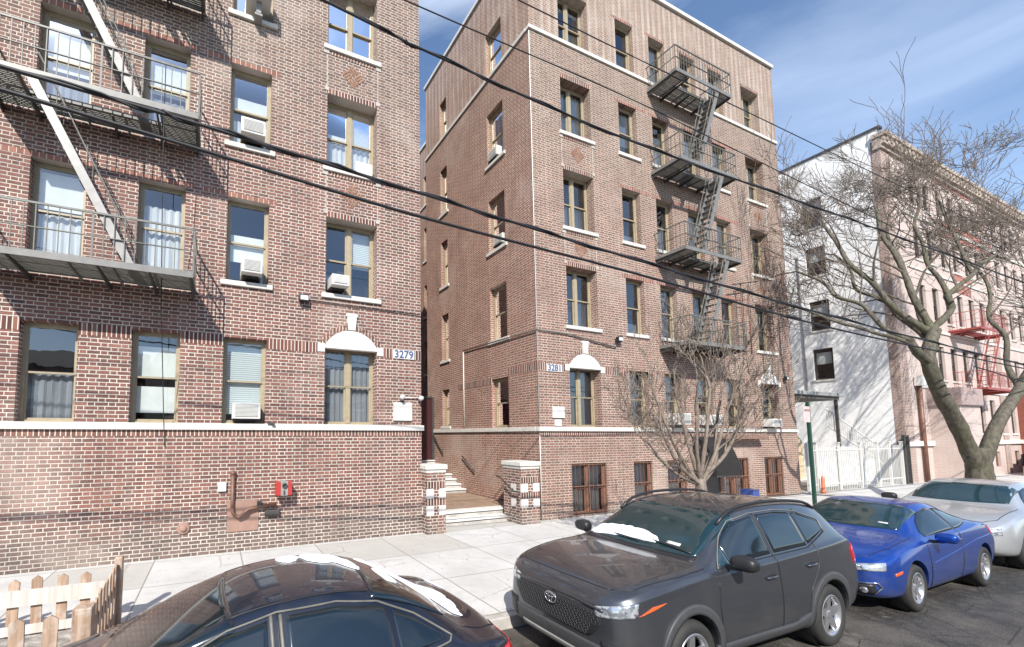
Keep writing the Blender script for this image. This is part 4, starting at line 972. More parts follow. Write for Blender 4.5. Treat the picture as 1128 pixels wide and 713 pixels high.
def big_tree():
    t = thing('street_tree', (21.6, 4.95, .15), 'big bare forked street tree with mossy trunk in front of the pale pink building', 'tree')
    rng = random.Random(12); T = MB(); B = MB()
    limb(T, [(21.6, 4.95, -.1), (21.6, 4.95, .5), (21.6, 4.95, 1.4), (21.55, 4.95, 2.1)], .32, .25, 14, rng)
    a = limb(T, [(21.6, 4.97, 1.4), (20.75, 5.05, 2.75), (19.7, 5.1, 3.9), (19.25, 5.1, 4.8), (19.9, 5.1, 5.65)], .20, .135, 12, rng)
    b = limb(T, [(21.6, 4.93, 1.4), (22.3, 4.7, 2.8), (24.0, 4.55, 4.0), (25.6, 4.5, 5.0), (27.0, 4.5, 5.7)], .17, .10, 12, rng)
    limb(T, [(19.35, 5.1, 4.6), (18.7, 5.15, 4.9), (18.4, 5.2, 5.3)], .13, .08, 10, rng)
    mains = [
        ([(19.9, 5.1, 5.5), (20.9, 5.1, 6.2), (21.2, 5.1, 6.9), (23.0, 5.0, 7.8), (25.0, 4.9, 8.8)], .14, .07),
        ([(19.9, 5.1, 5.5), (19.4, 5.8, 6.6), (19.4, 6.6, 8.2), (19.7, 7.3, 10.0)], .13, .06),
        ([(19.9, 5.1, 5.4), (20.1, 5.5, 6.8), (20.7, 6.0, 8.6), (21.4, 6.5, 10.4)], .14, .06),
        ([(18.5, 5.15, 5.2), (18.4, 5.9, 6.2), (18.8, 6.8, 7.1), (19.2, 7.9, 8.4)], .09, .045),
        ([(18.5, 5.15, 5.1), (18.2, 5.7, 5.5), (18.3, 6.6, 6.1), (18.8, 7.8, 7.0)], .08, .04),
        ([(26.9, 4.5, 5.6), (27.3, 4.6, 7.0), (27.8, 4.8, 8.6)], .10, .055),
        ([(26.9, 4.5, 5.6), (28.4, 4.6, 6.2), (30.2, 4.8, 6.6)], .09, .045),
        ([(24.0, 4.55, 4.0), (24.5, 4.8, 5.8), (25.4, 5.2, 7.4), (26.2, 5.8, 9.2)], .11, .05),
        ([(19.9, 5.1, 5.0), (20.6, 6.0, 6.4), (21.5, 7.2, 7.8), (22.3, 8.0, 9.6)], .11, .05),
        ([(19.9, 5.1, 5.2), (21.4, 5.8, 6.8), (22.6, 6.4, 8.8), (23.4, 6.8, 10.8)], .12, .055),
        ([(21.2, 5.1, 6.9), (21.8, 5.6, 8.2), (22.2, 5.9, 9.8), (23.2, 6.0, 11.4)], .09, .05),
        ([(23.0, 5.0, 7.8), (23.8, 5.4, 9.2), (24.2, 5.8, 11.0)], .08, .045),
    ]
    for pts, r0, r1 in mains:
        r0 *= .72; r1 *= .72
        W_ = [Vector(p) for p in pts]; pts = [W_[0]]
        for p, q in zip(W_, W_[1:]):
            pts.append((p + q) / 2 + Vector((rng.uniform(-.16, .16), rng.uniform(-.16, .16), rng.uniform(-.08, .08)))); pts.append(q)
        P = limb(T, pts, r0, r1, 8, rng, nub=.10); n = len(P) - 1
        grow(rng, T, B, P[-1], P[-1] - P[-3] + Vector((.12, .05, -.10)), 1.95, r1 * .9, 1, 6, .11, .045, spread=(18, 44), kids=(2, 3), minr=.0085, bias=(.045, .02), sub=6, rate=.80)
        for q in (.35, .5, .65, .8, .92):
            i = int(n * q); d = (P[i + 1] - P[i - 1]).normalized(); ax = d.orthogonal(); ax.rotate(Matrix.Rotation(rng.uniform(0, 6.28), 3, d)); nd = d.copy(); nd.rotate(Matrix.Rotation(R(rng.uniform(30, 60)), 3, ax)); nd.z = abs(nd.z) * .8 + .15
            grow(rng, T, B, P[i], nd, 1.9, (r0 + (r1 - r0) * q) * .48, 2, 5, .10, .06, spread=(18, 44), kids=(2, 2), minr=.008, bias=(.045, .02), sub=6, rate=.80)
    T.build('trunk', M['bark'], t, recalc=False); B.build('branches', M['twig'], t, recalc=False)
big_tree()
def small_tree():
    t = thing('street_tree', (8.3, 4.98, .15), 'small bare multi-stemmed street tree standing behind the grey crossover', 'tree')
    rng = random.Random(5); T = MB(); B = MB()
    limb(T, [(8.3, 4.98, .1), (8.31, 4.98, .9), (8.30, 5.0, 1.7)], .10, .085, 10, rng)
    for tx, ty, tz in [(x_, y_, z_ * 1.25) for x_, y_, z_ in ((-1.25, .0, .95), (-.9, .3, 1.5), (.25, -.2, 1.8), (1.15, .15, 1.45), (1.75, .0, 1.1), (-.1, .4, 1.7), (.7, -.3, 1.5), (-.5, -.3, 1.3), (1.5, .4, .8), (-1.1, .3, .6))]:
        d = Vector((tx, ty, tz)); b0 = Vector((8.3, 5.0, 1.55 + rng.uniform(0, .15)))
        P = limb(T, [b0, b0 + d * .35 + Vector((tx * .10, 0, -.05)), b0 + d * .75], .042, .022, 7, rng)
        grow(rng, T, B, P[-1], d + Vector((0, 0, .3)), .62, .026, 1, 5, .15, .11, thick=.02, spread=(20, 50), kids=(2, 2), minr=.0048, rate=.80, sub=4)
        grow(rng, T, B, P[len(P) // 2], d + Vector((rng.gauss(0, .6), rng.gauss(0, .5), .2)), .62, .018, 1, 5, .15, .09, thick=.02, spread=(22, 52), kids=(2, 3), minr=.0048, rate=.80, sub=4)
    T.build('trunk', M['bark2'], t, recalc=False); B.build('branches', M['twig2'], t, recalc=False)
small_tree()
# ------------------------------------------------------------------ cars
def lerp(pts, x):
    if x <= pts[0][0]: return pts[0][1]
    for (a, b), (c, d) in zip(pts, pts[1:]):
        if x <= c: return b + (d - b) * (x - a) / (c - a)
    return pts[-1][1]
SX = .945
class Car:
    """body lofted from cross sections along x (nose at x=0), near side at -y"""
    def __init__(s, name, label, loc, L, paintm, stations, wheels, wr, hw, arch=None, sx=None):
        s.t = thing(name, loc, label, 'car'); s.sx = sx or SX; s.t.scale = (s.sx, 1, 1); s.loc = Vector(loc); s.L = L; s.hw = hw
        bm = bmesh.new(); rings = []
        for (x, zb, w, zm, zbelt, wb, zt, wt) in stations:
            # half section from bottom centre to top centre
            hs = [(0, zb), (w * .86, zb), (w * .985, zb + .09), (w, zm), ((w * .55 + wb * .45), (zm + zbelt) / 2 + .05), (wb, zbelt), (wb - .035, zbelt + .03 if zt > zbelt + .12 else (zbelt + zt) / 2),
                  (wt + (wb - wt) * .18, zbelt + (zt - zbelt) * .78), (wt - .05, zt - .012 * (zt > 1.3)), (wt * .6, zt + .018), (0, zt + .028)]
            rings.append([bm.verts.new((x, y, z)) for y, z in hs] + [bm.verts.new((x, -y, z)) for y, z in hs[-2:0:-1]])
        n = len(rings[0]); h = len(hs)
        for r0, r1 in zip(rings, rings[1:]):
            for k in range(n): bm.faces.new((r0[k], r0[(k + 1) % n], r1[(k + 1) % n], r1[k]))
        for r_, fl in ((rings[0], 0), (rings[-1], 1)):
            left = r_[:h]; right = [r_[0]] + r_[:h - 1:-1] + [r_[h - 1]]
            for i in range(h - 1):
                q = [left[i], left[i + 1], right[i + 1], right[i]]; q2 = []
                for v in q:
                    if v not in q2: q2.append(v)
                bm.faces.new(q2 if fl else q2[::-1])
        cl = bm.edges.layers.float.new('crease_edge')
        for r0, r1 in zip(rings[1:], rings[2:]):
            for k, cv in ((3, .35), (5, .8), (6, .35), (8, .7)):
                for kk in (k, (n - k) % n):
                    e = bm.edges.get((r0[kk], r1[kk]))
                    if e: e[cl] = cv
        bmesh.ops.recalc_face_normals(bm, faces=bm.faces)
        me = bpy.data.meshes.new('body'); bm.to_mesh(me); bm.free()
        tmp = bpy.data.objects.new('tmp', me); COL.objects.link(tmp)
        sb = tmp.modifiers.new('s', 'SUBSURF'); sb.levels = sb.render_levels = 3
        dg = bpy.context.evaluated_depsgraph_get(); ev = tmp.evaluated_get(dg)
        full = bpy.data.meshes.new_from_object(ev)
        b = bmesh.new(); b.from_mesh(full); s.bvh = BVHTree.FromBMesh(b); b.free()
        cuts = []
        for wx in wheels:
            for sy in (-1, 1):
                c = MB(); R_ = wr + .055; c.lathe([(R_, 0), (R_, .5)], 40, 'Y', (wx, sy * hw - .25 if sy < 0 else hw - .25, wr + .01))
                co_ = c.build('cut', M['dark']); cuts.append(co_); bo = tmp.modifiers.new('b', 'BOOLEAN'); bo.operation = 'DIFFERENCE'; bo.object = co_; bo.solver = 'EXACT'
        dg = bpy.context.evaluated_depsgraph_get(); body = bpy.data.meshes.new_from_object(tmp.evaluated_get(dg))
        bpy.data.objects.remove(tmp)
        for c in cuts: bpy.data.objects.remove(c)
        body.materials.clear(); body.materials.append(paintm); body.name = 'body'
        body.polygons.foreach_set('use_smooth', [True] * len(body.polygons))
        s.body = bpy.data.objects.new('body', body); COL.objects.link(s.body); s.body.parent = s.t; ORG[s.body.name] = s.loc
        try:
            body.set_sharp_from_angle(angle=R(50))
        except Exception: pass
        # dark wheel housings
        for wx in wheels:
            for sy in (-1, 1):
                c = MB(); R_ = wr + .05
                y0 = sy * (hw - .02); y1 = sy * (hw - .24); c.lathe([(R_, y0 * 0 + sy * (hw - .07)), (R_, y1), (.01, y1)], 32, 'Y', (wx, 0, wr + .01), cap=False)
                c.build('wheel_housing', M['black_plastic'], s.t, origin=(0, 0, 0), recalc=True)
    def hit(s, o, d):
        h = s.bvh.ray_cast(Vector(o), Vector(d)); return (h[0], h[1]) if h[0] is not None else (None, None)
    def patch(s, name, mat, grid, off=.006, parent=None, skirt=.02, mirror=False, smooth=True):
        """grid: rows of (origin, dir) rays; the patch lies on the body where they hit"""
        m = MB(); rows = []
        for row in grid:
            r_ = []
            for o, d in row:
                h, nn = s.hit(o, d)
                if h is None: r_.append(None); continue
                if nn.dot(Vector(d)) > 0: nn = -nn
                r_.append((h + nn * off, nn))
            rows.append(r_)
        vs = [[(m.b.verts.new(p[0]) if p else None) for p in r_] for r_ in rows]
        for i in range(len(vs) - 1):
            for j in range(len(vs[0]) - 1):
                q = [vs[i][j], vs[i][j + 1], vs[i + 1][j + 1], vs[i + 1][j]]
                if all(q): f = m.b.faces.new(q); f.smooth = smooth
        # skirt so the piece has thickness
        be = [e for e in m.b.edges if len(e.link_faces) == 1]
        look = {vs[i][j]: rows[i][j][1] for i in range(len(vs)) for j in range(len(vs[0])) if vs[i][j]}
        new = {}
        for e in be:
            for v in e.verts:
                if v not in new: new[v] = m.b.verts.new(v.co - look[v] * skirt)
        for e in be: m.b.faces.new((e.verts[0], e.verts[1], new[e.verts[1]], new[e.verts[0]]))
        if mirror:
            g = bmesh.ops.duplicate(m.b, geom=m.b.verts[:] + m.b.edges[:] + m.b.faces[:])
            for v in g['geom']:
                if isinstance(v, bmesh.types.BMVert): v.co.y = -v.co.y
        o = m.build(name, mat, parent or s.t, origin=(0, 0, 0)); ORG[o.name] = s.loc
        return o
    def side(s, name, mat, lo, hi, x0, x1, nx=24, nz=8, off=.005, parent=None, far=True, round_=0):
        out = []
        for sy in ((-1, 1) if far else (-1,)):
            grid = [[((x0 + (x1 - x0) * i / nx, sy * 3, lerp(lo, x0 + (x1 - x0) * i / nx) + (lerp(hi, x0 + (x1 - x0) * i / nx) - lerp(lo, x0 + (x1 - x0) * i / nx)) * j / nz), (0, -sy, 0)) for i in range(nx + 1)] for j in range(nz + 1)]
            out.append(s.patch(name, mat, grid, off, parent))
        return out[0]
    def top(s, name, mat, xf0, xf1, wy, nx=16, ny=20, off=.005, parent=None, yc=0):
        grid = [[((xf0(y) + (xf1(y) - xf0(y)) * i / nx, yc + y, 5), (0, 0, -1)) for i in range(nx + 1)] for y in [-wy + 2 * wy * j / ny for j in range(ny + 1)]]
        return s.patch(name, mat, grid, off, parent)
    def front(s, name, mat, y0, y1, lo, hi, ny=20, nz=8, off=.006, parent=None, back=False, yaw=0):
        dx = -1 if back else 1; sx = s.L + 3 if back else -3
        d = Vector((dx, yaw, 0)).normalized()
        grid = []
        for j in range(nz + 1):
            row = []
            for i in range(ny + 1):
                y = y0 + (y1 - y0) * i / ny; z = lerp(lo, y) + (lerp(hi, y) - lerp(lo, y)) * j / nz
                row.append(((sx - (0), y - yaw * 3, z), d))
            grid.append(row)
        return s.patch(name, mat, grid, off, parent)
    def seam(s, name, pts, mode='side', w=.0055, mat=None, parent=None, both=True, off=.0015):
        """thin dark gap drawn along a polyline on the body"""
        mat = mat or M['black_plastic']
        for sy in ((-1, 1) if both else (-1,)):
            m = MB(); P = []
            for (a, b), (c, d) in zip(pts, pts[1:]):
                n = max(2, int(math.hypot(c - a, d - b) / .04))
                for k in range(n + (1 if (c, d) == pts[-1] else 0)):
                    u, v = a + (c - a) * k / n, b + (d - b) * k / n
                    o, di = {'side': ((u, sy * 3, v), (0, -sy, 0)), 'top': ((u, sy * v, 5), (0, 0, -1)), 'front': ((-3, sy * u, v), (1, 0, 0)), 'back': ((s.L + 3, sy * u, v), (-1, 0, 0))}[mode]
                    h, nn = s.hit(o, di)
                    if h is not None:
                        if nn.dot(Vector(di)) > 0: nn = -nn
                        P.append(h + nn * off)
            if len(P) > 1:
                m.tube(P, w, 5); o = m.build(name, mat, parent or s.t, origin=(0, 0, 0)); ORG[o.name] = s.loc
        return o
    def wheel(s, x, sy, wr, width, spokes, style='alloy'):
        y = sy * (s.hw - .02); o = s.loc; c = (x, 0, wr)
        m = MB(); a, b = y, y - sy * width; k = sy
        m.lathe([(wr * .66, a - k * .01), (wr * .70, a + k * .004), (wr * .84, a + k * .012), (wr * .95, a), (wr, a - k * .035), (wr, b + k * .035), (wr * .95, b), (wr * .66, b)], 48, 'Y', c, cap=False)
        w = m.build('wheel', M['rubber'], s.t, origin=(0, 0, 0)); ORG[w.name] = s.loc
        m = MB(); ra = wr * .66; yo = a - k * .008; 
        m.lathe([(ra + .006, a - k * .004), (ra + .002, a + k * .004), (ra - .02, a - k * .002), (ra - .03, a - k * .06)], 48, 'Y', c, cap=False)
        for i in range(spokes):
            t = 2 * math.pi * i / spokes + .3
            for dt in ((-.11, .11) if style == 'twin' else (0,)):
                ww0, ww1 = (.022, .018) if style == 'twin' else (.052, .036)
                d0 = Vector((math.cos(t), 0, math.sin(t))); d1 = Vector((math.cos(t + dt * 1.6), 0, math.sin(t + dt * 1.6))); n1 = Vector((-d1.z, 0, d1.x))
                p0 = Vector(c) + d0 * .035; p1 = Vector(c) + d1 * (ra - .012)
                yo0, yo1 = a - k * .030, a - k * .012; th = k * .022
                pts = [p0 - n1 * ww0, p0 + n1 * ww0, p1 + n1 * ww1, p1 - n1 * ww1]
                f = [Vector((p.x, (yo0 if i_ < 2 else yo1), p.z)) for i_, p in enumerate(pts)]; g_ = [Vector((p.x, (yo0 if i_ < 2 else yo1) - th, p.z)) for i_, p in enumerate(pts)]
                m.hexa(g_ + f)
        m.lathe([(.005, a - k * .018), (.03, a - k * .018), (.055, a - k * .028), (.07, a - k * .05)], 20, 'Y', c)
        r_ = m.build('rim', M['alloy'], w, origin=(0, 0, 0))
        m = MB(); m.lathe([(ra - .02, a - k * .075), (.005, a - k * .075)], 32, 'Y', c); m.build('brake_disc', M['alloy_d'], w, origin=(0, 0, 0))
    def mirror(s, x, y, z, mat, both=True, sz=1.0):
        for sy in ((-1, 1) if both else (-1,)):
            m = MB(); cx, cy = x, sy * (y + .12 * sz)
            m.b.free(); m.b = bmesh.new(); bmesh.ops.create_uvsphere(m.b, u_segments=16, v_segments=10, radius=1)
            for v in m.b.verts:
                q = v.co; e = lambda a: math.copysign(abs(a) ** .72, a)
                v.co = Vector((cx + e(q.x) * .085 * sz + (.02 if q.x > 0 else 0) - abs(q.y) * .02, cy + e(q.y) * .125 * sz, z + e(q.z) * .082 * sz))
            for f in m.b.faces: f.smooth = True
            o = m.build('wing_mirror', mat, s.t, origin=(0, 0, 0)); ORG[o.name] = s.loc
            m = MB(); m.bar((x + .0, sy * (y - .10), z - .085), (x, sy * (y + .08), z - .06), .06, .04); m.build('mirror_arm', M['black_plastic'], o, origin=(0, 0, 0))
    def handle(s, x, z, mat, w=.10):
        for sy in (-1, 1):
            h, nn = s.hit((x, sy * 3, z), (0, -sy, 0))
            if h is None: continue
            m = MB(); m.tube([(x - w, h.y + sy * .0, z + .002), (x - w * .8, h.y + sy * .028, z + .004), (x + w * .8, h.y + sy * .03, z + .008), (x + w, h.y, z + .01)], [.010, .013, .013, .010], 8)
            m.build('door_handle', mat, s.t, origin=(0, 0, 0))
    def part(s, name, m, mat, parent=None, **k):
        o = m.build(name, mat, parent or s.t, origin=(0, 0, 0), **k); ORG[o.name] = s.loc; return o

# ---- dark grey crossover
#  x, zbottom, halfwidth, z widest, zbelt, w belt, ztop, w top
suv = [(.0, .44, .46, .60, .72, .46, .80, .40), (0.025, .33, .66, .58, .80, .62, .88, .56), (.06, .27, .76, .58, .86, .71, .955, .62), (.20, .23, .865, .60, .94, .82, 1.03, .71), (.50, .22, .915, .66, 1.00, .87, 1.085, .76), (.93, .22, .925, .70, 1.05, .885, 1.13, .78),
       (1.22, .22, .92, .70, 1.065, .885, 1.135, .78), (1.36, .22, .92, .70, 1.075, .885, 1.155, .76), (1.62, .22, .915, .70, 1.07, .88, 1.31, .70), (2.00, .22, .91, .70, 1.08, .88, 1.535, .635), (2.20, .22, .91, .70, 1.09, .88, 1.61, .65),
       (2.55, .22, .91, .70, 1.10, .88, 1.655, .66), (3.0, .22, .915, .70, 1.12, .885, 1.665, .66), (3.55, .22, .925, .74, 1.15, .885, 1.65, .65), (4.0, .24, .925, .78, 1.17, .87, 1.61, .63), (4.25, .28, .91, .80, 1.18, .85, 1.545, .61),
       (4.40, .30, .89, .80, 1.16, .83, 1.30, .60), (4.50, .32, .86, .80, 1.10, .80, 1.18, .64), (4.585, .36, .80, .72, .98, .76, 1.06, .62), (4.60, .42, .70, .66, .84, .66, .92, .50)]
CX0 = 3.42
c = Car('parked_car', 'dark grey crossover parked at the kerb, snow on its windshield base, centre front', (CX0, 3.63, 0), 4.60, M['paint_grey'], suv, (.93, 3.62), .355, .925)
ws = c.top('windshield', M['carglass_t'], lambda y: 1.40 + .10 * (y / .72) ** 2 - .05, lambda y: 2.16 + .06 * (y / .72) ** 2, .665)
lo = [(1.50, 1.125), (3.3, 1.18), (3.86, 1.31)]; hi = [(1.50, 1.14), (1.85, 1.38), (2.10, 1.515), (2.5, 1.575), (3.0, 1.585), (3.45, 1.545), (3.86, 1.42)]
for a, b in ((1.76, 2.52), (2.60, 3.30), (3.35, 3.86)): c.side('side_window', M['carglass'], [(x, z + .012) for x, z in lo], [(x, z - .01) for x, z in hi], a, b)
c.side('quarter_light', M['carglass_t'], lo, [(x, z - .01) for x, z in hi], 1.56, 1.74, nx=6)
c.seam('chrome_trim', [(1.50, 1.115), (1.85, 1.385), (2.10, 1.525), (2.5, 1.588), (3.0, 1.597), (3.45, 1.557), (3.89, 1.43), (3.86, 1.30)], w=.006, mat=M['iron_l'], off=.006)
c.seam('window_trim', [(1.5, 1.115), (3.3, 1.17), (3.87, 1.30)], w=.007, off=.004)
c.seam('door_gap', [(1.42, 1.02), (1.38, .75), (1.42, .42)]); c.seam('door_gap', [(2.56, 1.58), (2.56, 1.1), (2.57, .40)]); c.seam('door_gap', [(3.45, 1.58), (3.46, 1.14), (3.40, .95), (3.18, .72), (3.10, .42)])
c.seam('sill_gap', [(1.42, .42), (3.10, .42)])
c.seam('hood_gap', [(.16, .60), (.30, .74), (.9, .81), (1.33, .80)], mode='top'); c.seam('hood_gap', [(.12, .0), (.14, .45), (.16, .60)], mode='top')
# cladding: sills and arches
c.side('sill_cladding', M['trim_plastic'], [(1.3, .235), (3.3, .235)], [(1.3, .42), (2.8, .40), (3.25, .50)], 1.30, 3.25, nx=24, nz=4, off=.014)
for wx in (.93, 3.62):
    for sy in (-1, 1):
        grid = [[((wx + math.cos(a) * r_, sy * 3, .365 + math.sin(a) * r_), (0, -sy, 0)) for a in [R(-14) + R(208) * i / 36 for i in range(37)]] for r_ in (.415, .44, .47, .505)]
        c.patch('arch_cladding', M['trim_plastic'], grid, .018, skirt=.05)
for sy in (-1, 1):
    m = MB(); P = [];
    for x in [1.95 + .12 * i for i in range(19)]:
        h, nn = c.hit((x, sy * .60, 5), (0, 0, -1)); e = min(1, (x - 1.95) / .25, (4.11 - x) / .25)
        P.append((x, sy * .60, h.z + .005 + .035 * max(0, e) ** .5))
    m.tube(P, .019, 8); c.part('roof_rail', m, M['black_plastic'])
# nose: grille, plate area, lamps
gr = c.front('grille', M['black_plastic'], -.60, .60, [(-.60, .70), (-.48, .55), (.48, .55), (.60, .70)], [(-.60, .80), (-.3, .82), (.3, .82), (.60, .80)], ny=26, nz=8, off=.008)
m = MB()
for j in range(6):
    for i in range(26):
        y = -.56 + i * .0448 + (j % 2) * .022; z = .575 + j * .040
        if abs(y) > .44 + (z - .55) * .7: continue
        h, nn = c.hit((-3, y, z), (1, 0, 0))
        if h is None: continue
        p = h + Vector((-.016, 0, 0)); s_ = .016
        m.tube([p + Vector((0, -.019, 0)), p + Vector((0, -.008, s_)), p + Vector((0, .008, s_)), p + Vector((0, .019, 0)), p + Vector((0, .008, -s_)), p + Vector((0, -.008, -s_)), p + Vector((0, -.019, 0))], .0032, 4, cap=False)
c.part('mesh', m, M['trim_plastic'], parent=gr)
c.seam('grille_bar', [(-.62, .83), (-.3, .855), (.3, .855), (.62, .83)], mode='front', w=.014, mat=M['paint_grey'], both=False, off=.010)
low = c.front('lower_grille', M['trim_plastic'], -.66, .66, [(-.60, .31), (.60, .31)], [(-.66, .50), (.66, .50)], ny=22, nz=6, off=.010)
c.front('skid_plate', M['grey_plastic'], -.50, .50, [(-.5, .30), (.5, .30)], [(-.5, .36), (.5, .36)], ny=16, nz=3, off=.018, parent=None)
for sy in (-1, 1):
    y0, y1 = (.54, .90); grid = []
    for j in range(7):
        row = []
        for i in range(15):
            q = i / 14; y = y0 + (y1 - y0) * q; zl = .76 + .06 * q; zh = .855 + .085 * q; z = zl + (zh - zl) * j / 6
            row.append(((-3 + 0, sy * (y + .9), z), Vector((1, -sy * .3, 0)).normalized()))
        grid.append(row)
    lm = c.patch('headlight', M['lamp'], grid, .008)
    grid = [[((.24 + .04 * j + .17 * i / 6, sy * 3, .83 + .05 * (i / 6) + (.075 - .03 * i / 6) * j / 4), (0, -sy, 0)) for i in range(7)] for j in range(5)]
    c.patch('turn_signal', M['amber'], grid, .012, parent=lm)
    grid = [[((-3, sy * (.60 + .16 * i / 6), .36 + .20 * j / 4), (1, 0, 0)) for i in range(7)] for j in range(5)]
    c.patch('fog_recess', M['black_plastic'], grid, .016)
    grid = [[((4.30 + .22 * i / 8, sy * 3, .90 + .05 * i / 8 + .17 * j / 5), (0, -sy, 0)) for i in range(9)] for j in range(6)]
    c.patch('taillight', M['taillight'], grid, .010)
# emblem: three linked ellipses
h, nn = c.hit((-3, 0, .765), (1, 0, 0)); m = MB()
def ell(cy, cz, ry, rz, r_): m.tube([(h.x - .036, cy + ry * math.cos(a), cz + rz * math.sin(a)) for a in [2 * math.pi * k / 28 for k in range(29)]], r_, 6, cap=False)
ell(0, .765, .078, .054, .007); ell(0, .765, .024, .052, .006); ell(0, .788, .055, .020, .006)
em = c.part('emblem', m, M['chrome']); m = MB(); m.lathe([(.001, -.004), (.068, 0), (.07, .03)], 24, 'X', (h.x - .030, 0, .765)); c.part('backing', m, M['black_plastic'], parent=em)
m = MB()
for a, b in (((1.44, -.62), (1.50, .02)), ((1.42, -.02), (1.48, .60))):
    pts = []
    for k in range(9):
        x = a[0] + (b[0] - a[0]) * k / 8; y = a[1] + (b[1] - a[1]) * k / 8; h_, n_ = c.hit((x, y, 5), (0, 0, -1)); pts.append(h_ + n_ * .02)
    m.tube(pts, .009, 6)
m.split('wiper', M['black_plastic'], c.t, origin=(0, 0, 0))
c.top('cowl', M['black_plastic'], lambda y: 1.285 + .06 * (y / .72) ** 2, lambda y: 1.35 + .08 * (y / .72) ** 2, .68, nx=4, off=.004)
c.mirror(1.66, .90, 1.20, M['black_plastic'], sz=.92)
c.handle(2.36, .95, M['paint_grey']); c.handle(3.22, .99, M['paint_grey'])
c.top('inspection_sticker', M['white_plastic'], lambda y: 1.50, lambda y: 1.54, .075, nx=2, ny=4, off=.009, yc=-.38)
c.front('rear_window', M['carglass'], -.58, .58, [(-.58, 1.20), (.58, 1.20)], [(-.58, 1.47), (.58, 1.47)], back=True)
for wx in (.93, 3.62):
    for sy in (-1, 1): c.wheel(wx, sy, .355, .225, 5)
def snow(car, pts, th, label, rng_seed=1, name='snow_patch'):
    """pts: closed outline (x,y) in car space on its upper surface"""
    rr = random.Random(rng_seed); m = MB(); cx = sum(p[0] for p in pts) / len(pts); cy = sum(p[1] for p in pts) / len(pts)
    out = []
    N = 56; per = len(pts)
    for k in range(N):
        u = k / N * per; i = int(u); f = u - i; a, b = pts[i % per], pts[(i + 1) % per]; a0, b1_ = pts[(i - 1) % per], pts[(i + 2) % per]
        q = [.5 * (2 * a[j] + (b[j] - a0[j]) * f + (2 * a0[j] - 5 * a[j] + 4 * b[j] - b1_[j]) * f * f + (3 * a[j] - a0[j] - 3 * b[j] + b1_[j]) * f ** 3) for j in (0, 1)]
        w_ = rr.uniform(.93, 1.05); out.append((cx + (q[0] - cx) * w_, cy + (q[1] - cy) * w_))
    rings = []
    for s_, hh in ((1.0, .002), (.97, .6), (.86, .9), (.6, 1.0), (.3, 1.0)):
        ring = []
        for x, y in out:
            xx, yy = cx + (x - cx) * s_, cy + (y - cy) * s_; h_, n_ = car.hit((xx, yy, 5), (0, 0, -1))
            z = (h_.z if h_ is not None else 1.0); ring.append(m.b.verts.new((xx, yy, z + th * hh + (rr.uniform(-.15, .15) * th if hh > .5 else 0) + .004)))
        rings.append(ring)
    for r0, r1 in zip(rings, rings[1:]):
        for k in range(N):
            f = m.b.faces.new((r0[k], r0[(k + 1) % N], r1[(k + 1) % N], r1[k])); f.smooth = True
    f = m.b.faces.new(rings[-1]); f.smooth = True
    for v in m.b.verts: v.co.x *= car.sx
    bmesh.ops.translate(m.b, verts=m.b.verts, vec=car.loc)
    o = m.build(name, M['snow'], None, origin=car.loc + Vector((cx * car.sx, cy, 1.2))); tag(o, label, 'snow patch'); return o
snow(c, [(1.42, .66), (1.56, .64), (1.60, .40), (1.60, .16), (1.58, -.06), (1.50, -.24), (1.46, -.16), (1.45, .1), (1.43, .4)], .035, 'strip of snow along the base of the grey crossover\'s windshield')
SUV = c

# ---- dark navy sedan, nearest
sil = [(0.0, .40, .48, .58, .64, .48, .68, .38), (.05, .28, .68, .55, .68, .64, .73, .52), (.25, .22, .84, .58, .76, .78, .82, .62), (.6, .20, .885, .60, .86, .83, .92, .70), (.95, .20, .895, .62, .90, .85, .97, .74),
       (1.22, .20, .895, .62, .93, .86, 1.00, .72), (1.38, .20, .895, .62, .94, .86, 1.05, .70), (1.62, .20, .895, .62, .945, .86, 1.18, .64), (1.95, .20, .895, .62, .95, .86, 1.345, .56), (2.15, .20, .895, .62, .955, .86, 1.405, .55),
       (2.5, .20, .895, .62, .96, .86, 1.435, .555), (2.85, .20, .895, .64, .97, .86, 1.425, .55), (3.15, .20, .895, .66, .98, .86, 1.38, .54), (3.45, .20, .895, .68, .99, .85, 1.25, .545), (3.72, .22, .89, .70, 1.00, .84, 1.11, .60),
       (3.85, .24, .885, .70, 1.00, .83, 1.06, .66), (4.10, .27, .87, .70, .99, .80, 1.045, .64), (4.28, .30, .83, .70, .96, .76, 1.02, .58), (4.37, .36, .76, .66, .88, .70, .95, .50), (4.40, .44, .64, .60, .76, .58, .82, .42)]
sed = [(0, .38, .48, .50, .54, .48, .57, .38), (.05, .28, .68, .48, .58, .64, .62, .52), (.25, .22, .84, .52, .63, .78, .67, .60), (.6, .20, .885, .55, .71, .83, .73, .66), (.95, .20, .895, .58, .765, .85, .785, .68), (1.30, .20, .895, .60, .83, .86, .85, .68),
       (1.48, .20, .895, .62, .90, .86, .945, .70), (1.75, .20, .895, .62, .92, .86, 1.09, .64), (2.05, .20, .895, .62, .93, .86, 1.245, .58), (2.35, .20, .895, .62, .94, .86, 1.365, .55), (2.65, .20, .895, .62, .95, .86, 1.415, .55),
       (3.0, .20, .895, .64, .96, .86, 1.42, .55), (3.3, .20, .895, .66, .97, .86, 1.385, .54), (3.6, .20, .895, .68, .98, .85, 1.275, .54), (3.85, .22, .89, .70, .985, .84, 1.13, .57), (4.02, .24, .885, .70, .985, .83, 1.03, .63),
       (4.18, .27, .86, .70, .98, .79, 1.01, .60), (4.32, .30, .80, .70, .95, .73, .985, .52), (4.40, .36, .72, .66, .87, .66, .92, .44), (4.43, .44, .60, .60, .76, .54, .82, .36)]
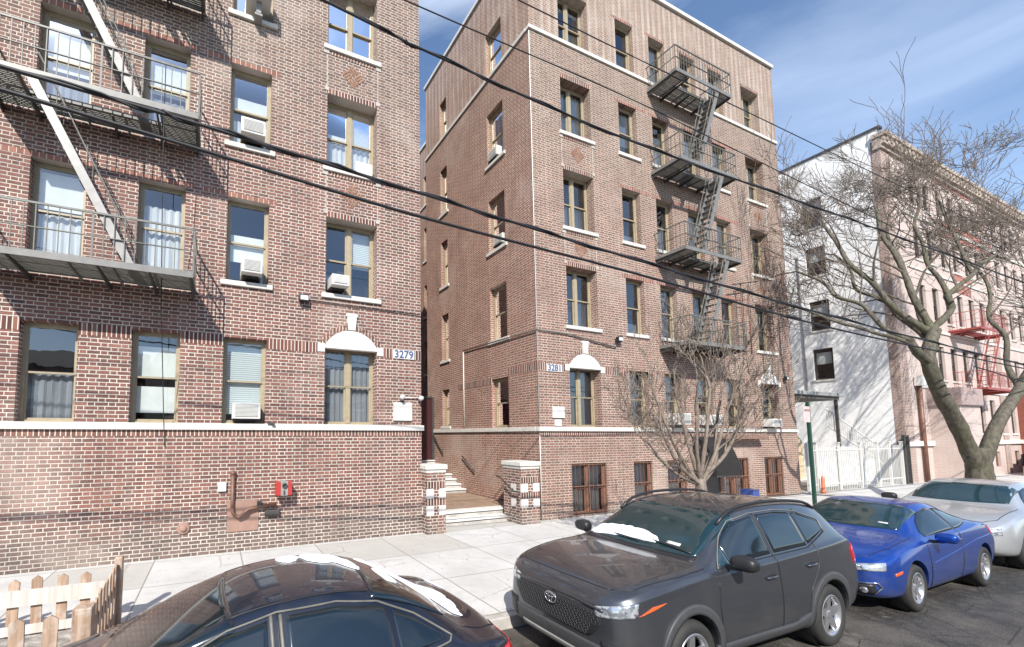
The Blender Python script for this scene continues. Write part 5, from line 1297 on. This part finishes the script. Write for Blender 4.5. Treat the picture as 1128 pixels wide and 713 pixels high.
c = Car('parked_car', 'dark navy sedan cut off by the bottom edge, snow on roof and rear window', (-2.20, 3.45, 0), 4.43, M['paint_navy'], sed, (.95, 3.64), .325, .895, sx=1.0)
c.top('windshield', M['carglass'], lambda y: 1.47 + .10 * (y / .7) ** 2, lambda y: 2.30 + .07 * (y / .7) ** 2, .60)
c.top('rear_window', M['carglass'], lambda y: 3.30 - .05 * (y / .6) ** 2, lambda y: 3.93 - .10 * (y / .6) ** 2, .54)
lo = [(1.7, .975), (3.3, 1.01), (3.78, 1.05)]; hi = [(1.7, .99), (2.0, 1.155), (2.3, 1.275), (2.6, 1.335), (3.0, 1.345), (3.3, 1.305), (3.55, 1.20), (3.78, 1.065)]
for a, b in ((1.80, 2.54), (2.66, 3.36), (3.40, 3.74)): c.side('side_window', M['carglass'], [(x, z + .012) for x, z in lo], [(x, z - .010) for x, z in hi], a, b)
c.seam('window_trim', [(1.7, .965), (1.7, .985), (2.0, 1.162), (2.3, 1.285), (2.6, 1.347), (3.0, 1.357), (3.3, 1.316), (3.57, 1.208), (3.82, 1.06), (3.78, 1.04), (3.3, 1.0), (1.7, .965)], w=.008, mat=M['iron'], off=.003)
c.seam('pillar_trim', [(2.575, .99), (2.565, 1.335)], w=.014, mat=M['iron'], off=-.004)
c.seam('pillar_trim', [(2.635, .99), (2.625, 1.335)], w=.014, mat=M['iron'], off=-.004)
c.seam('door_gap', [(2.605, 1.34), (2.61, .9), (2.62, .32)]); c.seam('door_gap', [(3.52, 1.0), (3.50, .85), (3.28, .6), (3.20, .32)]); c.seam('door_gap', [(1.50, .88), (1.48, .32)])
c.seam('trunk_gap', [(3.98, .60), (4.15, .60), (4.32, .52), (4.36, .4)], mode='top'); c.seam('hood_gap', [(.15, .55), (.4, .68), (1.38, .72)], mode='top')
c.seam('roof_gap', [(2.30, .50), (2.7, .505), (3.25, .49)], mode='top', w=.005)
for sy in (-1, 1):
    grid = [[((4.12 + .25 * i / 8, sy * 3, .72 + .20 * j / 6 + .02 * i / 8), (0, -sy, 0)) for i in range(9)] for j in range(7)]
    tl = c.patch('taillight', M['taillight'], grid, .006)
    grid = [[((c.L + 3, sy * (.40 + .34 * i / 8), .70 + .17 * j / 6), (-1, 0, 0)) for i in range(9)] for j in range(7)]
    c.patch('lens', M['taillight'], grid, .006, parent=tl)
    grid = [[((-3, sy * (.42 + .30 * i / 8), .56 + .10 * j / 6), (1, 0, 0)) for i in range(9)] for j in range(7)]
    c.patch('headlight', M['lamp'], grid, .006)
c.mirror(1.80, .86, .90, M['paint_navy'], sz=.85); c.handle(2.44, .85, M['paint_navy']); c.handle(3.30, .88, M['paint_navy'])
for wx in (.95, 3.64):
    for sy in (-1, 1): c.wheel(wx, sy, .325, .21, 5, 'twin')
snow(c, [(2.72, .40), (2.80, .47), (2.89, .42), (2.90, .30), (2.82, .20), (2.73, .28)], .012, 'small round snow patch near the front of the navy sedan\'s roof', 2)
snow(c, [(2.93, .46), (3.10, .45), (3.24, .34), (3.34, .12), (3.34, -.06), (3.24, .0), (3.17, .10), (3.05, .10), (2.95, .22)], .014, 'long snow patch along the far side of the navy sedan\'s roof', 3)
snow(c, [(3.42, .46), (3.60, .42), (3.80, .36), (4.00, .30), (4.14, .20), (4.17, -.10), (4.12, -.36), (4.03, -.40), (3.94, -.14), (3.76, .12), (3.56, .30)], .014, 'broad snow sheet sliding down the navy sedan\'s rear window', 4)
snow(c, [(3.50, .10), (3.58, .10), (3.64, -.02), (3.64, -.14), (3.54, -.20), (3.50, -.06)], .010, 'small snow scrap at the top of the navy sedan\'s rear window', 5)
snow(c, [(4.26, .58), (4.33, .60), (4.37, .48), (4.36, .30), (4.29, .30), (4.26, .44)], .010, 'narrow snow scrap on the navy sedan\'s trunk lid', 6)

# ---- blue coupe
cou = [(0.0, .36, .50, .52, .62, .50, .66, .40), (.05, .24, .72, .50, .66, .68, .71, .56), (.22, .19, .86, .54, .72, .80, .79, .66), (.55, .18, .895, .58, .82, .83, .88, .70), (.92, .18, .90, .60, .87, .84, .94, .72),
       (1.2, .18, .90, .60, .89, .85, .97, .70), (1.38, .18, .90, .60, .90, .85, 1.02, .68), (1.65, .18, .90, .60, .91, .85, 1.16, .62), (2.0, .18, .90, .60, .92, .85, 1.31, .55), (2.22, .18, .90, .60, .93, .85, 1.365, .54),
       (2.6, .18, .90, .62, .945, .85, 1.385, .54), (2.95, .18, .90, .64, .96, .85, 1.355, .53), (3.3, .18, .90, .68, .98, .85, 1.26, .51), (3.65, .18, .90, .70, 1.00, .84, 1.14, .51), (3.95, .20, .895, .72, .99, .82, 1.04, .56),
       (4.2, .24, .88, .72, .97, .79, 1.01, .56), (4.36, .28, .84, .70, .93, .74, .98, .50), (4.46, .34, .74, .64, .84, .66, .90, .42), (4.49, .42, .62, .58, .72, .56, .78, .36)]
c = Car('parked_car', 'bright blue two door coupe parked behind the grey crossover', (8.42, 3.63, 0), 4.49, M['paint_blue'], cou, (.91, 3.61), .325, .90)
c.top('windshield', M['carglass_t'], lambda y: 1.32 + .11 * (y / .7) ** 2, lambda y: 2.10 + .06 * (y / .7) ** 2, .59)
c.top('rear_window', M['carglass'], lambda y: 3.05, lambda y: 3.72 - .10 * (y / .6) ** 2, .50)
lo = [(1.5, .95), (2.9, .99), (3.62, 1.07)]; hi = [(1.5, .96), (1.85, 1.16), (2.12, 1.265), (2.5, 1.31), (2.9, 1.285), (3.3, 1.19), (3.62, 1.085)]
for a, b in ((1.62, 2.68), (2.74, 3.60)): c.side('side_window', M['carglass'], [(x, z + .01) for x, z in lo], [(x, z - .01) for x, z in hi], a, b)
c.seam('door_gap', [(2.72, 1.28), (2.74, .9), (2.66, .6), (2.62, .30)]); c.seam('door_gap', [(1.44, .88), (1.40, .6), (1.42, .30)]); c.seam('sill_gap', [(1.42, .30), (2.62, .30)])
c.seam('hood_gap', [(.13, .0), (.15, .5), (.22, .62), (.6, .72), (1.28, .74)], mode='top'); c.seam('trunk_gap', [(3.78, .52), (4.1, .55), (4.36, .50)], mode='top')
c.seam('body_crease', [(1.5, .62), (2.4, .70), (3.3, .80), (4.1, .83)], w=.007, mat=M['paint_blue'], off=.001)
c.front('grille', M['black_plastic'], -.5, .5, [(-.5, .575), (.5, .575)], [(-.5, .635), (.5, .635)], nz=3, off=.008)
c.front('grille_bar', M['chrome'], -.62, .62, [(-.62, .638), (.62, .638)], [(-.62, .662), (.62, .662)], nz=2, off=.013)
c.front('lower_intake', M['black_plastic'], -.72, .72, [(-.72, .30), (-.6, .27), (.6, .27), (.72, .30)], [(-.72, .43), (-.5, .40), (.5, .40), (.72, .43)], ny=26, nz=4, off=.008)
c.seam('intake_trim', [(.0, .425), (.5, .42), (.74, .455), (.77, .40), (.70, .30)], mode='front', w=.011, mat=M['chrome'], off=.010)
for sy in (-1, 1):
    grid = [[((-3, sy * (.42 + .9 + .44 * i / 14), .585 + .035 * i / 14 + (.075 + .03 * i / 14) * j / 5), Vector((1, -sy * .3, 0)).normalized()) for i in range(15)] for j in range(6)]
    lm = c.patch('headlight', M['lamp'], grid, .008)
    grid = [[((.30 + .16 * i / 6, sy * 3, .55 + .03 * i / 6 + .035 * j / 3), (0, -sy, 0)) for i in range(7)] for j in range(4)]
    c.patch('side_marker', M['amber'], grid, .008)
    m = MB(); h_, n_ = c.hit((-3, sy * .62, .34), (1, 0, 0)); m.lathe([(.045, -.012), (.04, -.02), (.005, -.02)], 16, 'X', h_); c.part('fog_lamp', m, M['lamp'])
    grid = [[((4.10 + .25 * i / 8, sy * 3, .82 + .12 * j / 5), (0, -sy, 0)) for i in range(9)] for j in range(6)]
    c.patch('taillight', M['taillight'], grid, .008)
m = MB(); h_, n_ = c.hit((-3, 0, .61), (1, 0, 0))
m.tube([(h_.x - .02, -.035, .645), (h_.x - .02, -.03, .58)], .005, 5); m.tube([(h_.x - .02, .035, .645), (h_.x - .02, .03, .58)], .005, 5); m.tube([(h_.x - .02, -.03, .612), (h_.x - .02, .03, .612)], .005, 5)
c.part('emblem', m, M['chrome'])
c.mirror(1.62, .90, .99, M['paint_blue'], sz=.9); c.handle(2.52, .86, M['paint_blue'])
c.top('inspection_sticker', M['white_plastic'], lambda y: 1.50, lambda y: 1.53, .055, nx=2, ny=4, off=.009, yc=-.40)
for wx in (.91, 3.61):
    for sy in (-1, 1): c.wheel(wx, sy, .325, .22, 5, 'twin')

# ---- silver sedan, last
c = Car('parked_car', 'silver car parked behind the blue coupe under the big tree', (13.25, 3.66, 0), 4.40, M['paint_silver'], [tuple([v[0]] + [v[1]] + [v[2] * 1.03, v[3], v[4] * 1.04, v[5] * 1.03, v[6] * 1.05, v[7] * 1.06]) for v in sil], (.90, 3.52), .335, .922)
c.top('windshield', M['carglass_t'], lambda y: 1.33 + .10 * (y / .7) ** 2, lambda y: 2.02 + .07 * (y / .7) ** 2, .63)
lo = [(1.5, 1.025), (3.2, 1.06), (3.62, 1.10)]; hi = [(1.5, 1.04), (1.8, 1.235), (2.05, 1.36), (2.4, 1.41), (2.9, 1.41), (3.2, 1.35), (3.45, 1.23), (3.62, 1.12)]
for a, b in ((1.62, 2.46), (2.56, 3.25), (3.29, 3.60)): c.side('side_window', M['carglass'], [(x, z + .012) for x, z in lo], [(x, z - .012) for x, z in hi], a, b)
c.seam('door_gap', [(2.50, 1.40), (2.52, .34)]); c.seam('door_gap', [(1.40, .95), (1.38, .34)]); c.seam('hood_gap', [(.12, .0), (.16, .5), (.4, .68), (1.25, .75)], mode='top')
c.front('grille', M['black_plastic'], -.36, .36, [(-.36, .50), (.36, .50)], [(-.36, .64), (.36, .64)], nz=5, off=.008)
c.front('lower_intake', M['black_plastic'], -.66, .66, [(-.66, .30), (.66, .30)], [(-.66, .40), (.66, .40)], nz=4, off=.008)
for sy in (-1, 1):
    grid = [[((-3, sy * (.40 + .9 + .42 * i / 14), .61 + .04 * i / 14 + (.09 + .03 * i / 14) * j / 5), Vector((1, -sy * .3, 0)).normalized()) for i in range(15)] for j in range(6)]
    c.patch('headlight', M['lamp'], grid, .008)
c.mirror(1.62, .92, 1.07, M['black_plastic']); c.handle(2.34, .90, M['paint_silver'])
for wx in (.90, 3.52):
    for sy in (-1, 1): c.wheel(wx, sy, .335, .22, 5, 'twin')

# ------------------------------------------------------------------ light, sky, camera
LD = Vector((.55, 1.0, -.92)).normalized()
sun = bpy.data.lights.new('sun', 'SUN'); so = bpy.data.objects.new('sun', sun); COL.objects.link(so)
so.rotation_euler = LD.to_track_quat('-Z', 'Y').to_euler(); sun.energy = 5.0; sun.angle = R(.53); sun.color = (1, .955, .875)
w = bpy.data.worlds.new('World'); sc.world = w; w.use_nodes = True; nt = w.node_tree; nt.nodes.clear()
out = nt.nodes.new('ShaderNodeOutputWorld'); bg = nt.nodes.new('ShaderNodeBackground'); sky = nt.nodes.new('ShaderNodeTexSky')
sky.sky_type = 'NISHITA'; sky.sun_disc = False; sky.sun_elevation = math.asin(-LD.z); sky.sun_rotation = math.atan2(-LD.x, -LD.y)
sky.air_density = 1.0; sky.dust_density = .4; sky.ozone_density = 3.2
tc = nt.nodes.new('ShaderNodeTexCoord'); mp = nt.nodes.new('ShaderNodeMapping'); mp.inputs['Rotation'].default_value = (R(20), R(-38), R(10)); mp.inputs['Scale'].default_value = (.8, .8, 2.4)
nz = nt.nodes.new('ShaderNodeTexNoise'); nz.inputs['Scale'].default_value = 1.6; nz.inputs['Detail'].default_value = 8; nz.inputs['Roughness'].default_value = .55; nz.inputs['Distortion'].default_value = .5
mr = nt.nodes.new('ShaderNodeMapRange'); mr.inputs[1].default_value = .46; mr.inputs[2].default_value = .82; mr.inputs[3].default_value = 0; mr.inputs[4].default_value = .42
mx = nt.nodes.new('ShaderNodeMix'); mx.data_type = 'RGBA'; mx.inputs[7].default_value = (9.0, 9.9, 11.2, 1)
L = nt.links.new
L(tc.outputs['Generated'], mp.inputs[0]); L(mp.outputs[0], nz.inputs['Vector']); L(nz.outputs['Fac'], mr.inputs[0]); L(mr.outputs[0], mx.inputs[0]); L(sky.outputs[0], mx.inputs[6]); L(mx.outputs[2], bg.inputs[0]); L(bg.outputs[0], out.inputs[0])
bg.inputs[1].default_value = .15
cam = bpy.data.cameras.new('camera'); co = bpy.data.objects.new('camera', cam); COL.objects.link(co)
co.location = (0, 0, 2.5); co.rotation_euler = (Matrix.Rotation(R(-22.751), 3, 'Z') @ Matrix.Rotation(R(90 + 4.248), 3, 'X') @ Matrix.Rotation(R(-.063), 3, 'Z')).to_euler()
cam.sensor_fit = 'HORIZONTAL'; cam.sensor_width = 36; cam.lens = 36 * 460.8 / 1128
cam.shift_x = (564 - 430.63) / 1128; cam.shift_y = (445.8 - 356.5) / 1128; cam.clip_start = .05; cam.clip_end = 1500
sc.camera = co
sc.view_settings.view_transform = 'Standard'; sc.view_settings.look = 'None'; sc.view_settings.gamma = 1; sc.view_settings.use_curve_mapping = False
sc.view_settings.exposure = .5
